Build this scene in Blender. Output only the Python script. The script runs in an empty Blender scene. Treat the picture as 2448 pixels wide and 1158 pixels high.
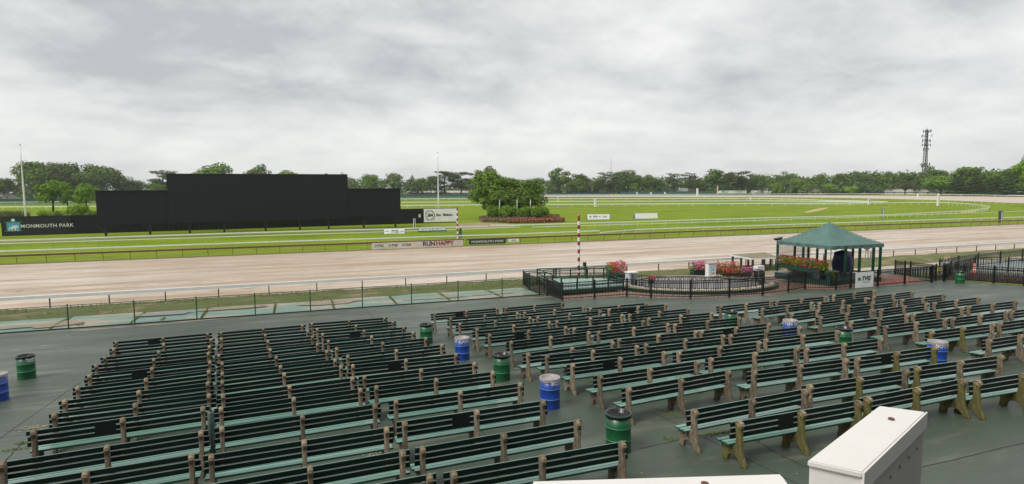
import bpy, bmesh, math, random
from mathutils import Vector, Matrix, noise
random.seed(7)
R = math.radians
SC = bpy.context.scene
COL = SC.collection

# ---------------------------------------------------------------- camera, sky, sun, exposure
cam = bpy.data.cameras.new('camera')
cam.sensor_width = 36.0
cam.lens = 1435.0 / 2448.0 * 36.0
cam.clip_start = 0.05
cam.clip_end = 9000
camo = bpy.data.objects.new('camera', cam)
COL.objects.link(camo)
fw = Vector((0.342388, 0.93562, -0.085939)); up = Vector((0.035991, 0.078339, 0.996277)); rt = Vector((0.938869, -0.344207, -0.006851))
camo.matrix_world = Matrix(((rt.x, up.x, -fw.x, 0), (rt.y, up.y, -fw.y, 0), (rt.z, up.z, -fw.z, 5.885), (0, 0, 0, 1)))
SC.camera = camo

SUN_EL, SUN_AZ = 50.0, 199.0          # degrees; azimuth measured from +X towards +Y
w = bpy.data.worlds.new('World'); SC.world = w; w.use_nodes = True
nt = w.node_tree; N = nt.nodes; L = nt.links
N.clear()
def nd(tree, t, **kw):
    n = tree.nodes.new(t)
    for k, v in kw.items():
        setattr(n, k, v)
    return n
sky = nd(nt, 'ShaderNodeTexSky', sky_type='NISHITA', sun_disc=False, sun_elevation=R(SUN_EL), sun_rotation=R(90 - SUN_AZ))
tc = nd(nt, 'ShaderNodeTexCoord')
sep = nd(nt, 'ShaderNodeSeparateXYZ'); L.new(tc.outputs['Generated'], sep.inputs[0])
absz = nd(nt, 'ShaderNodeMath', operation='ABSOLUTE'); L.new(sep.outputs[2], absz.inputs[0])
addz = nd(nt, 'ShaderNodeMath', operation='ADD'); L.new(absz.outputs[0], addz.inputs[0]); addz.inputs[1].default_value = 0.24
dx = nd(nt, 'ShaderNodeMath', operation='DIVIDE'); L.new(sep.outputs[0], dx.inputs[0]); L.new(addz.outputs[0], dx.inputs[1])
dy = nd(nt, 'ShaderNodeMath', operation='DIVIDE'); L.new(sep.outputs[1], dy.inputs[0]); L.new(addz.outputs[0], dy.inputs[1])
cmb = nd(nt, 'ShaderNodeCombineXYZ'); L.new(dx.outputs[0], cmb.inputs[0]); L.new(dy.outputs[0], cmb.inputs[1])
def wnoise(scale, detail, rough, dist, off, sx=1.0, rot=-20.0):
    m = nd(nt, 'ShaderNodeMapping'); m.inputs['Location'].default_value = off; m.inputs['Scale'].default_value = (sx, 1, 1)
    m.inputs['Rotation'].default_value = (0, 0, R(rot))
    L.new(cmb.outputs[0], m.inputs[0])
    n = nd(nt, 'ShaderNodeTexNoise'); n.inputs['Scale'].default_value = scale; n.inputs['Detail'].default_value = detail
    n.inputs['Roughness'].default_value = rough; n.inputs['Distortion'].default_value = dist
    L.new(m.outputs[0], n.inputs['Vector']); return n
n1 = wnoise(0.95, 7, 0.5, 0.3, (3.1, 1.7, 0), 0.9, 10)
n2 = wnoise(3.4, 10, 0.60, 0.2, (8.3, 4.4, 0), 0.9, 10)
mix = nd(nt, 'ShaderNodeMath', operation='MULTIPLY_ADD'); L.new(n2.outputs['Fac'], mix.inputs[0]); mix.inputs[1].default_value = 0.42
mm = nd(nt, 'ShaderNodeMath', operation='MULTIPLY'); L.new(n1.outputs['Fac'], mm.inputs[0]); mm.inputs[1].default_value = 0.58
L.new(mm.outputs[0], mix.inputs[2])
ramp = nd(nt, 'ShaderNodeValToRGB'); L.new(mix.outputs[0], ramp.inputs[0])
cr = ramp.color_ramp
cr.elements[0].position = 0.375; cr.elements[0].color = (0.46, 0.47, 0.48, 1)
cr.elements[1].position = 0.615; cr.elements[1].color = (0.80, 0.80, 0.78, 1)
e = cr.elements.new(0.49); e.color = (0.63, 0.64, 0.635, 1)
hz = nd(nt, 'ShaderNodeMapRange'); L.new(absz.outputs[0], hz.inputs[0])
hz.inputs[1].default_value = 0.0; hz.inputs[2].default_value = 0.16; hz.inputs[3].default_value = 0.6; hz.inputs[4].default_value = 0.0
hmix = nd(nt, 'ShaderNodeMix', data_type='RGBA'); L.new(hz.outputs[0], hmix.inputs[0]); L.new(ramp.outputs[0], hmix.inputs[6])
hmix.inputs[7].default_value = (0.80, 0.815, 0.79, 1)
skm = nd(nt, 'ShaderNodeMix', data_type='RGBA', blend_type='MULTIPLY'); skm.inputs[0].default_value = 1.0
L.new(sky.outputs[0], skm.inputs[6]); skm.inputs[7].default_value = (0.1, 0.1, 0.1, 1)
fin = nd(nt, 'ShaderNodeMix', data_type='RGBA'); fin.inputs[0].default_value = 0.94
L.new(skm.outputs[2], fin.inputs[6]); L.new(hmix.outputs[2], fin.inputs[7])
bg = nd(nt, 'ShaderNodeBackground'); L.new(fin.outputs[2], bg.inputs[0]); bg.inputs[1].default_value = 0.75
wo = nd(nt, 'ShaderNodeOutputWorld'); L.new(bg.outputs[0], wo.inputs[0])

sl = bpy.data.lights.new('sun', 'SUN'); sl.energy = 1.5; sl.angle = R(24); sl.color = (1.0, 0.97, 0.92)
so = bpy.data.objects.new('sun', sl); COL.objects.link(so)
sd = Vector((math.cos(R(SUN_EL)) * math.cos(R(SUN_AZ)), math.cos(R(SUN_EL)) * math.sin(R(SUN_AZ)), math.sin(R(SUN_EL))))
so.rotation_euler = sd.to_track_quat('Z', 'Y').to_euler()
SC.view_settings.view_transform = 'Standard'
SC.view_settings.look = 'None'
SC.view_settings.gamma = 1.0
SC.view_settings.use_curve_mapping = False
SC.view_settings.exposure = 0.68

# ---------------------------------------------------------------- ground heights
def zg(y):
    if y <= 41.3: return -0.0662 * (y - 11.3244)
    if y <= 46: return -1.985 - (y - 41.3) * .02
    if y <= 50: return -2.08 - (y - 46) * .03
    if y <= 110: return -2.2
    if y <= 335: return -2.2 + (y - 110) / 225 * 2.2
    return min((y - 335) * .004, 1.5)

# ---------------------------------------------------------------- materials
MATS = {}
def mat(name, c1, c2=None, rough=0.6, scale=3.0, stretch=(1, 1, 1), detail=6, lo=0.35, hi=0.65, bump=0.0, bscale=None,
        r2=None, spec=0.5, coat=0.0, metal=0.0, c3=None, s3=None, lo3=0.55, hi3=0.7, st3=None, space='Object', trans=0.0, vary=0.0):
    if name in MATS: return MATS[name]
    m = bpy.data.materials.new(name); m.use_nodes = True; t = m.node_tree; l = t.links
    b = t.nodes['Principled BSDF']; b.inputs['Roughness'].default_value = rough
    b.inputs['Specular IOR Level'].default_value = spec; b.inputs['Metallic'].default_value = metal
    b.inputs['Coat Weight'].default_value = coat; b.inputs['Coat Roughness'].default_value = 0.15
    if c2 is None: c2 = tuple(x * 0.8 for x in c1)
    if space == 'World':
        src = nd(t, 'ShaderNodeNewGeometry').outputs['Position']
    else:
        src = nd(t, 'ShaderNodeTexCoord').outputs['Object']
    def nz(sc, st, det, off=0.0):
        mp = nd(t, 'ShaderNodeMapping'); mp.inputs['Scale'].default_value = st; mp.inputs['Location'].default_value = (off, off * 1.7, 0)
        l.new(src, mp.inputs[0])
        n = nd(t, 'ShaderNodeTexNoise'); n.inputs['Scale'].default_value = sc; n.inputs['Detail'].default_value = det
        n.inputs['Roughness'].default_value = 0.62
        l.new(mp.outputs[0], n.inputs['Vector']); return n
    n = nz(scale, stretch, detail)
    mr = nd(t, 'ShaderNodeMapRange'); mr.inputs[1].default_value = lo; mr.inputs[2].default_value = hi
    l.new(n.outputs['Fac'], mr.inputs[0])
    mx = nd(t, 'ShaderNodeMix', data_type='RGBA'); l.new(mr.outputs[0], mx.inputs[0])
    mx.inputs[6].default_value = (*c1, 1); mx.inputs[7].default_value = (*c2, 1)
    out = mx.outputs[2]
    if c3 is not None:
        n3 = nz(s3 or scale * 3, st3 or stretch, 8, 5.3)
        m3 = nd(t, 'ShaderNodeMapRange'); m3.inputs[1].default_value = lo3; m3.inputs[2].default_value = hi3
        l.new(n3.outputs['Fac'], m3.inputs[0])
        x3 = nd(t, 'ShaderNodeMix', data_type='RGBA'); l.new(m3.outputs[0], x3.inputs[0]); l.new(out, x3.inputs[6])
        x3.inputs[7].default_value = (*c3, 1); out = x3.outputs[2]
    if vary:
        oi = nd(t, 'ShaderNodeObjectInfo'); vr = nd(t, 'ShaderNodeMapRange'); l.new(oi.outputs['Random'], vr.inputs[0])
        vr.inputs[3].default_value = 1 - vary; vr.inputs[4].default_value = 1 + vary
        vm = nd(t, 'ShaderNodeVectorMath', operation='SCALE'); l.new(out, vm.inputs[0]); l.new(vr.outputs[0], vm.inputs['Scale']); out = vm.outputs[0]
    l.new(out, b.inputs['Base Color'])
    if r2 is not None:
        rr = nd(t, 'ShaderNodeMapRange'); rr.inputs[1].default_value = lo; rr.inputs[2].default_value = hi
        rr.inputs[3].default_value = rough; rr.inputs[4].default_value = r2
        l.new(n.outputs['Fac'], rr.inputs[0]); l.new(rr.outputs[0], b.inputs['Roughness'])
    if bump:
        nb = nz(bscale or scale * 4, stretch, 6, 2.2)
        bp = nd(t, 'ShaderNodeBump'); bp.inputs['Strength'].default_value = bump; bp.inputs['Distance'].default_value = 0.05
        l.new(nb.outputs['Fac'], bp.inputs['Height']); l.new(bp.outputs[0], b.inputs['Normal'])
    if trans:
        b.inputs['Transmission Weight'].default_value = trans
    MATS[name] = m
    return m
def plain(name, c, rough=0.5, **k): return mat(name, c, tuple(x * 0.88 for x in c), rough=rough, scale=2.0, **k)

slat_m = mat('green_slat_paint', (0.0022, 0.009, 0.007), (0.005, 0.017, 0.013), rough=0.4, scale=2.2, stretch=(0.5, 6, 6), spec=0.3)  # green taken almost to black: shade on the slat backs painted in
edge_m = mat('sun_faded_edge_paint', (0.14, 0.30, 0.24), (0.07, 0.17, 0.13), rough=0.3, scale=3.5, stretch=(0.6, 4, 4), spec=0.8, coat=0.3, c3=(0.01, 0.03, 0.025), s3=5, lo3=0.60, hi3=0.66, vary=0.3)  # pale colour imitates sky reflected along the slat tops, not fading
seat_m = mat('sun_faded_seat_paint', (0.12, 0.28, 0.215), (0.19, 0.37, 0.29), rough=0.25, r2=0.4, scale=1.6, stretch=(0.5, 6, 6), bump=0.15, bscale=9, spec=0.8, coat=0.35, c3=(0.05, 0.15, 0.11), s3=6, lo3=0.62, hi3=0.75, vary=0.2)  # wet sky sheen painted into the pale seat tops, not fading
seatside_m = mat('seat_side_paint', (0.010, 0.07, 0.05), (0.018, 0.10, 0.072), rough=0.35, scale=2.2, spec=0.4)  # same seat green, darkened to paint in the shade on its sides
conc_m = mat('weathered_concrete', (0.22, 0.175, 0.12), (0.08, 0.062, 0.042), rough=0.85, scale=5, lo=.40, hi=.60, stretch=(1, 1, .4), bump=0.7, bscale=40, c3=(0.42, 0.34, 0.25), s3=22, lo3=0.55, hi3=0.75, vary=0.3)
moss_m = mat('mossy_concrete', (0.17, 0.15, 0.045), (0.08, 0.075, 0.02), rough=0.85, scale=6, stretch=(1, 1, .35), bump=0.7, bscale=40, c3=(0.3, 0.25, 0.14), s3=15, lo3=0.58, hi3=0.75)
cap_m = mat('lichened_concrete', (0.38, 0.30, 0.20), (0.18, 0.135, 0.085), rough=0.85, scale=16, bump=0.8, bscale=50, vary=0.25)
plate_m = plain('black_panel_paint', (0.006, 0.010, 0.009), 0.4)
apron_m = mat('wet_green_asphalt', (0.046, 0.064, 0.045), (0.074, 0.098, 0.070), rough=0.55, r2=0.36, scale=0.22, stretch=(0.55, 1.3, 1), bump=0.30, bscale=5, c3=(0.20, 0.20, 0.155), s3=0.35, lo3=0.55, hi3=0.78, st3=(0.5, 2.2, 1), space='World')
dirt_m = None
grass_m = mat('turf', (0.105, 0.175, 0.006), (0.20, 0.275, 0.013), rough=0.9, lo=.30, hi=.62, scale=0.09, stretch=(0.6, 1.6, 1), detail=8, bump=0.5, bscale=6, c3=(0.26, 0.27, 0.03), s3=0.45, lo3=0.52, hi3=0.70, st3=(0.35, 1.2, 1), space='World', spec=0.1)
grass2_m = mat('rough_grass', (0.21, 0.26, 0.02), (0.12, 0.18, 0.012), rough=0.95, scale=0.4, stretch=(0.4, 1.4, 1), bump=0.6, bscale=8, c3=(0.27, 0.25, 0.06), s3=0.9, lo3=0.52, hi3=0.7, space='World', spec=0.1)
field_m = mat('far_field', (0.10, 0.16, 0.02), (0.14, 0.20, 0.03), rough=0.95, scale=0.02, space='World', spec=0.1)
white_m = plain('white_paint', (0.80, 0.81, 0.80), 0.35)
rail_m = plain('white_rail', (0.84, 0.90, 0.86), 0.3)
gold_m = mat('brown_rail_cover', (0.13, 0.085, 0.03), (0.085, 0.05, 0.018), rough=0.35, scale=3, bump=0.2)
goldpost_m = plain('brown_post', (0.10, 0.07, 0.035), 0.5)
iron_m = plain('black_iron', (0.008, 0.011, 0.010), 0.35)
fgreen_m = plain('fence_green', (0.010, 0.075, 0.045), 0.4)
dgreen_m = plain('dark_green_paint', (0.008, 0.045, 0.030), 0.4)
screen_m = mat('led_screen_black', (0.009, 0.012, 0.0155), (0.0135, 0.017, 0.021), rough=0.55, scale=2, stretch=(2, 2, 2), spec=0.25)
wallb_m = mat('black_board', (0.010, 0.014, 0.016), (0.015, 0.019, 0.021), rough=0.6, scale=1.5, stretch=(6, 1, .4), spec=0.25)
red_m = plain('pole_red', (0.26, 0.025, 0.018), 0.35)
brick_red = mat('red_paver', (0.30, 0.155, 0.11), (0.22, 0.11, 0.08), rough=0.5, scale=1.2, bump=0.2)
brick_pink = mat('pink_paver', (0.42, 0.26, 0.19), (0.32, 0.20, 0.15), rough=0.45, scale=1.1, bump=0.2)
paver_g = mat('grey_paver', (0.17, 0.155, 0.155), (0.26, 0.23, 0.22), rough=0.4, scale=1.0, bump=0.2)
stone_m = mat('white_stone', (0.62, 0.55, 0.42), (0.45, 0.39, 0.30), rough=0.8, scale=5)
mint_m = mat('mint_deck_paint', (0.30, 0.46, 0.40), (0.22, 0.36, 0.31), rough=0.3, scale=1.5, c3=(0.5, 0.45, 0.36), s3=1.2)
gutter_m = mat('painted_concrete', (0.15, 0.275, 0.215), (0.22, 0.33, 0.265), rough=0.45, r2=0.25, scale=0.5, stretch=(0.35, 1.6, 1), bump=0.1, c3=(0.46, 0.37, 0.27), s3=0.55, lo3=0.50, hi3=0.60, st3=(0.35, 1.5, 1), space='World')
silt_m = mat('wet_silt', (0.40, 0.30, 0.20), (0.27, 0.20, 0.13), rough=0.4, scale=1.2, bump=0.2)
water_m = plain('puddle_water', (0.22, 0.21, 0.19), 0.03, spec=1.0)
soil_m = mat('weedy_soil', (0.13, 0.12, 0.05), (0.10, 0.14, 0.025), rough=0.95, scale=1.2, stretch=(0.6, 1.2, 1), bump=0.8, bscale=12, c3=(0.26, 0.20, 0.12), s3=0.7, lo3=0.52, hi3=0.66, space='World')
blue_m = mat('blue_drum_paint', (0.012, 0.065, 0.36), (0.008, 0.045, 0.27), rough=0.35, scale=2, spec=0.6, c3=(0.16, 0.15, 0.16), s3=7, lo3=0.62, hi3=0.78)
gdrum_m = mat('green_drum_paint', (0.008, 0.11, 0.036), (0.005, 0.07, 0.024), rough=0.35, scale=2, spec=0.6, c3=(0.10, 0.085, 0.05), s3=7, lo3=0.62, hi3=0.78)
bag_m = plain('black_bin_liner', (0.012, 0.011, 0.013), 0.25)
wbag_m = plain('white_bin_liner', (0.36, 0.33, 0.33), 0.4)
rimw_m = plain('white_rim', (0.62, 0.66, 0.7), 0.35)
canvas_m = mat('green_canvas', (0.060, 0.135, 0.118), (0.095, 0.18, 0.158), rough=0.55, scale=1.2, bump=0.35, bscale=3)
tarp_m = mat('blue_tarp', (0.010, 0.030, 0.15), (0.006, 0.012, 0.05), rough=0.35, scale=1.5, bump=0.9, bscale=2.5)
sheet_m = mat('dark_sheeting', (0.06, 0.055, 0.06), (0.14, 0.125, 0.12), rough=0.35, scale=1.3, bump=0.9, bscale=3)
leafd = mat('leaf_dark', (0.055, 0.105, 0.012), (0.165, 0.25, 0.028), rough=0.7, scale=0.33, detail=4, lo=0.3, hi=0.7, spec=0.2, vary=0.22)
leafm = mat('leaf_mid', (0.065, 0.125, 0.014), (0.19, 0.29, 0.032), rough=0.7, scale=0.33, detail=4, lo=0.3, hi=0.7, spec=0.2, vary=0.2)
leafl = mat('leaf_light', (0.10, 0.20, 0.018), (0.25, 0.40, 0.040), rough=0.7, scale=0.4, detail=4, lo=0.3, hi=0.7, spec=0.2, vary=0.15)
leafy = mat('leaf_yellow_green', (0.11, 0.21, 0.012), (0.26, 0.40, 0.03), rough=0.7, scale=0.6, detail=4, lo=0.3, hi=0.7, spec=0.2)
needle = mat('pine_needles', (0.030, 0.062, 0.013), (0.095, 0.145, 0.028), rough=0.75, scale=0.4, detail=4, lo=0.3, hi=0.7, spec=0.15, vary=0.2)
bark_m = mat('bark', (0.075, 0.06, 0.045), (0.04, 0.032, 0.025), rough=0.9, scale=4, stretch=(1, 1, .2), bump=0.5)
pink_m = mat('pink_petals', (0.68, 0.07, 0.27), (0.55, 0.18, 0.33), rough=0.6, scale=3)
redf_m = mat('red_petals', (0.62, 0.035, 0.03), (0.62, 0.10, 0.03), rough=0.6, scale=3)
orf_m = mat('orange_petals', (0.55, 0.12, 0.03), (0.45, 0.2, 0.05), rough=0.6, scale=3)
bed_m = mat('red_bedding_leaves', (0.20, 0.07, 0.04), (0.42, 0.13, 0.09), rough=0.7, scale=1.0)
bed2_m = mat('bronze_bedding_leaves', (0.12, 0.10, 0.035), (0.22, 0.13, 0.07), rough=0.7, scale=1.0)
reed_m = mat('reeds', (0.055, 0.10, 0.02), (0.16, 0.17, 0.06), rough=0.9, scale=0.25, detail=5)
straw_m = mat('dry_grass', (0.38, 0.29, 0.15), (0.25, 0.22, 0.09), rough=0.9, scale=0.3)
grey_m = plain('grey_metal', (0.22, 0.225, 0.23), 0.45)
lgrey_m = plain('light_grey', (0.5, 0.5, 0.5), 0.5)
roofg_m = mat('grey_roof', (0.30, 0.27, 0.25), (0.40, 0.36, 0.33), rough=0.7, scale=0.2, stretch=(1, 4, 4))
peach_m = plain('peach_wall', (0.62, 0.50, 0.38), 0.8)
glass_m = plain('dark_glass', (0.03, 0.035, 0.04), 0.1)
wscreen_m = mat('green_windscreen', (0.018, 0.075, 0.058), (0.03, 0.10, 0.078), rough=0.7, scale=0.3, stretch=(1, 1, 4))
orange_m = plain('traffic_orange', (0.75, 0.14, 0.02), 0.5)
yellow_m = plain('sign_yellow', (0.72, 0.50, 0.02), 0.4)
navy_m = plain('navy_print', (0.02, 0.03, 0.09), 0.5)
maroon_m = plain('maroon_print', (0.32, 0.012, 0.03), 0.5)
black_m = plain('black_print', (0.012, 0.012, 0.014), 0.5)
tgreen_m = plain('green_print', (0.01, 0.24, 0.09), 0.5)
teal_m = plain('teal_print', (0.015, 0.22, 0.20), 0.5)
lblue_m = plain('light_blue_print', (0.10, 0.38, 0.62), 0.5)
vinyl_m = mat('banner_vinyl', (0.62, 0.57, 0.50), (0.50, 0.45, 0.38), rough=0.5, scale=1.0, stretch=(1, 1, 3))
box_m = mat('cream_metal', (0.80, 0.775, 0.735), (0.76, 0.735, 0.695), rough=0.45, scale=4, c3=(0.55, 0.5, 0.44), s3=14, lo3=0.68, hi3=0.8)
boxs_m = mat('cream_metal_side', (0.54, 0.53, 0.47), (0.48, 0.47, 0.42), rough=0.5, scale=4)  # same metal as the lid, with the shade on the side painted in
rust_m = plain('rust', (0.16, 0.07, 0.03), 0.8)
paint_line = plain('faded_line_paint', (0.36, 0.37, 0.33), 0.5)
stand_m = plain('grandstand_concrete', (0.16, 0.16, 0.15), 0.8)
stand_r = plain('grandstand_soffit', (0.10, 0.10, 0.09), 0.8)

# wet dirt: long streaks along the track
def make_dirt():
    m = bpy.data.materials.new('wet_track_dirt'); m.use_nodes = True; t = m.node_tree; l = t.links
    b = t.nodes['Principled BSDF']
    g = nd(t, 'ShaderNodeNewGeometry')
    def nz(sc, st, det, rough=0.6):
        mp = nd(t, 'ShaderNodeMapping'); mp.inputs['Scale'].default_value = st; l.new(g.outputs['Position'], mp.inputs[0])
        n = nd(t, 'ShaderNodeTexNoise'); n.inputs['Scale'].default_value = sc; n.inputs['Detail'].default_value = det; n.inputs['Roughness'].default_value = rough
        l.new(mp.outputs[0], n.inputs['Vector']); return n.outputs['Fac']
    a = nz(1.0, (0.035, 0.55, 1), 8, 0.7); c = nz(1.0, (0.22, 2.0, 1), 10, 0.85); d = nz(1.0, (0.02, 0.22, 1), 3); ru = nz(1.0, (0.3, 0.45, 1), 9, .75)
    r = nd(t, 'ShaderNodeValToRGB'); l.new(a, r.inputs[0]); e0, e1 = r.color_ramp.elements
    e0.position = 0.36; e0.color = (0.37, 0.248, 0.148, 1); e1.position = 0.60; e1.color = (0.64, 0.54, 0.435, 1)
    e = r.color_ramp.elements.new(0.5); e.color = (0.51, 0.39, 0.275, 1)
    m1 = nd(t, 'ShaderNodeMapRange'); l.new(c, m1.inputs[0]); m1.inputs[1].default_value = 0.30; m1.inputs[2].default_value = 0.70; m1.inputs[3].default_value = 0.52; m1.inputs[4].default_value = 1.36
    x = nd(t, 'ShaderNodeMix', data_type='RGBA', blend_type='MULTIPLY'); x.inputs[0].default_value = 1
    l.new(r.outputs[0], x.inputs[6]); l.new(m1.outputs[0], x.inputs[7])
    m2 = nd(t, 'ShaderNodeMapRange'); l.new(ru, m2.inputs[0]); m2.inputs[1].default_value = 0.56; m2.inputs[2].default_value = 0.66
    m3 = nd(t, 'ShaderNodeMapRange'); l.new(d, m3.inputs[0]); m3.inputs[1].default_value = 0.48; m3.inputs[2].default_value = 0.62
    mu = nd(t, 'ShaderNodeMath', operation='MULTIPLY'); l.new(m2.outputs[0], mu.inputs[0]); l.new(m3.outputs[0], mu.inputs[1])
    y = nd(t, 'ShaderNodeMix', data_type='RGBA'); l.new(mu.outputs[0], y.inputs[0]); l.new(x.outputs[2], y.inputs[6]); y.inputs[7].default_value = (0.20, 0.125, 0.075, 1)
    l.new(y.outputs[2], b.inputs['Base Color'])
    m4 = nd(t, 'ShaderNodeMapRange'); l.new(a, m4.inputs[0]); m4.inputs[1].default_value = 0.35; m4.inputs[2].default_value = 0.62; m4.inputs[3].default_value = 0.55; m4.inputs[4].default_value = 0.24
    l.new(m4.outputs[0], b.inputs['Roughness'])
    bp = nd(t, 'ShaderNodeBump'); bp.inputs['Strength'].default_value = 0.35; bp.inputs['Distance'].default_value = 0.04
    l.new(c, bp.inputs['Height']); l.new(bp.outputs[0], b.inputs['Normal'])
    return m
dirt_m = make_dirt()

# ---------------------------------------------------------------- mesh helpers
class MB:
    """collects simple solids into one mesh"""
    def __init__(s): s.v = []; s.f = []; s.mi = []
    def add(s, vs, fs, mi=0):
        o = len(s.v); s.v += [tuple(p) for p in vs]; s.f += [tuple(i + o for i in f) for f in fs]; s.mi += [mi] * len(fs)
    def box(s, c, d, rz=0.0, mi=0):
        cx, cy, cz = c; hx, hy, hz_ = d[0] / 2, d[1] / 2, d[2] / 2; cc, ss = math.cos(rz), math.sin(rz)
        vs = []
        for z in (-hz_, hz_):
            for x, y in ((-hx, -hy), (hx, -hy), (hx, hy), (-hx, hy)):
                vs.append((cx + x * cc - y * ss, cy + x * ss + y * cc, cz + z))
        s.add(vs, [(3, 2, 1, 0), (4, 5, 6, 7), (0, 1, 5, 4), (1, 2, 6, 5), (2, 3, 7, 6), (3, 0, 4, 7)], mi)
    def bar(s, p, q, w, h=None, mi=0):
        p, q = Vector(p), Vector(q); h = h or w; d = (q - p)
        if d.length < 1e-6: return
        d.normalize(); a = d.cross(Vector((0, 0, 1)))
        if a.length < 1e-3: a = Vector((1, 0, 0))
        a.normalize(); b = a.cross(d).normalized()
        a *= w / 2; b *= h / 2
        vs = [p - a - b, p + a - b, p + a + b, p - a + b, q - a - b, q + a - b, q + a + b, q - a + b]
        s.add(vs, [(0, 1, 2, 3), (7, 6, 5, 4), (4, 5, 1, 0), (5, 6, 2, 1), (6, 7, 3, 2), (7, 4, 0, 3)], mi)
    def tube(s, pts, r, n=6, mi=0, caps=True):
        pts = [Vector(p) for p in pts]; rr = r if isinstance(r, (list, tuple)) else [r] * len(pts)
        vs = []; fs = []
        ref = Vector((0, 0, 1)) if abs((pts[-1] - pts[0]).normalized().z) < 0.9 else Vector((1, 0, 0))
        for i, p in enumerate(pts):
            d = (pts[min(i + 1, len(pts) - 1)] - pts[max(i - 1, 0)]).normalized()
            a = d.cross(ref).normalized(); b = a.cross(d).normalized()
            for k in range(n):
                t = 2 * math.pi * k / n; vs.append(p + (a * math.cos(t) + b * math.sin(t)) * rr[i])
        for i in range(len(pts) - 1):
            for k in range(n):
                k2 = (k + 1) % n; fs.append((i * n + k, i * n + k2, (i + 1) * n + k2, (i + 1) * n + k))
        if caps:
            fs.append(tuple(range(n - 1, -1, -1))); fs.append(tuple(range((len(pts) - 1) * n, len(pts) * n)))
        s.add(vs, fs, mi)
    def lathe(s, prof, c=(0, 0, 0), n=20, mi=0, closed=False):
        vs = []; fs = []
        for r_, z in prof:
            for k in range(n):
                t = 2 * math.pi * k / n; vs.append((c[0] + r_ * math.cos(t), c[1] + r_ * math.sin(t), c[2] + z))
        for i in range(len(prof) - 1):
            for k in range(n):
                k2 = (k + 1) % n; fs.append((i * n + k, i * n + k2, (i + 1) * n + k2, (i + 1) * n + k))
        s.add(vs, fs, mi)
    def prism(s, poly, x0, x1, axis='x', mi=0):
        """polygon (a,b) extruded along axis between x0 and x1; fan-free ngon caps"""
        n = len(poly); P = (lambda x, a, b: (x, a, b)) if axis == 'x' else ((lambda x, a, b: (a, x, b)) if axis == 'y' else (lambda x, a, b: (a, b, x)))
        vs = [P(x0, a, b) for a, b in poly] + [P(x1, a, b) for a, b in poly]
        fs = [tuple(range(n - 1, -1, -1)), tuple(range(n, 2 * n))] + [(i, (i + 1) % n, n + (i + 1) % n, n + i) for i in range(n)]
        s.add(vs, fs, mi)
    def mesh(s, name, mats, smooth=False):
        me = bpy.data.meshes.new(name); me.from_pydata(s.v, [], s.f); me.update()
        ms = mats if isinstance(mats, (list, tuple)) else [mats]
        for m in ms: me.materials.append(m)
        if len(ms) > 1: me.polygons.foreach_set('material_index', s.mi)
        bm = bmesh.new(); bm.from_mesh(me); bmesh.ops.recalc_face_normals(bm, faces=bm.faces); bm.to_mesh(me); bm.free()
        if smooth: me.polygons.foreach_set('use_smooth', [True] * len(me.polygons))
        return me
    def build(s, name, mats, parent=None, smooth=False, loc=(0, 0, 0), rz=0.0):
        return put(name, s.mesh(name, mats, smooth), parent, loc, rz)
def put(name, me, parent=None, loc=(0, 0, 0), rz=0.0, rx=0.0):
    o = bpy.data.objects.new(name, me); COL.objects.link(o)
    o.parent = parent; o.location = loc; o.rotation_euler = (rx, 0, rz); return o
def tag(o, label=None, cat=None, group=None, kind=None):
    if label: o['label'] = label
    if cat: o['category'] = cat
    if group: o['group'] = group
    if kind: o['kind'] = kind
    return o
def thing(name, label, cat, loc=(0, 0, 0), rz=0.0, group=None, rx=0.0):
    o = bpy.data.objects.new(name, None); COL.objects.link(o); o.location = loc; o.rotation_euler = (rx, 0, rz)
    o.empty_display_size = 0.3
    return tag(o, label, cat, group)
def children_of(o): return [c for c in list(COL.objects) if c.parent == o]
def bevel(me, w=0.01, seg=1):
    bm = bmesh.new(); bm.from_mesh(me); bmesh.ops.bevel(bm, geom=list(bm.edges), offset=w, segments=seg, affect='EDGES', clamp_overlap=True); bm.to_mesh(me); bm.free(); return me
def text_mesh(txt, size, depth=0.004, offset=0.0, align='CENTER', shear=0.0, spacing=1.0, res=3):
    cu = bpy.data.curves.new('lettering', 'FONT'); cu.body = txt; cu.size = size; cu.extrude = depth; cu.offset = offset
    cu.align_x = align; cu.align_y = 'CENTER'; cu.shear = shear; cu.space_character = spacing; cu.resolution_u = res
    ob = bpy.data.objects.new('lettering', cu); COL.objects.link(ob)
    bpy.context.view_layer.update()
    dg = bpy.context.evaluated_depsgraph_get()
    me = bpy.data.meshes.new_from_object(ob.evaluated_get(dg)); bpy.data.objects.remove(ob); return me
def text_on(txt, size, m, parent, x, z, y=-0.02, offset=0.0, shear=0.0, spacing=1.0, name='lettering', sx=1.0):
    me = text_mesh(txt, size, 0.006, offset, 'CENTER', shear, spacing)
    for v in me.vertices: v.co = Vector((v.co.x * sx, -v.co.z, v.co.y))
    me.materials.clear(); me.materials.append(m)
    return put(name, me, parent, (x, y, z))
def sheet(name, rows, m, kind='structure', parent=None, smooth=False):
    """rows: list of lists of points"""
    b = MB(); n = len(rows[0]); vs = [p for r_ in rows for p in r_]
    fs = [(i * n + k, i * n + k + 1, (i + 1) * n + k + 1, (i + 1) * n + k) for i in range(len(rows) - 1) for k in range(n - 1)]
    b.add(vs, fs); o = b.build(name, m, parent, smooth)
    if kind: o['kind'] = kind
    return o

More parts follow.
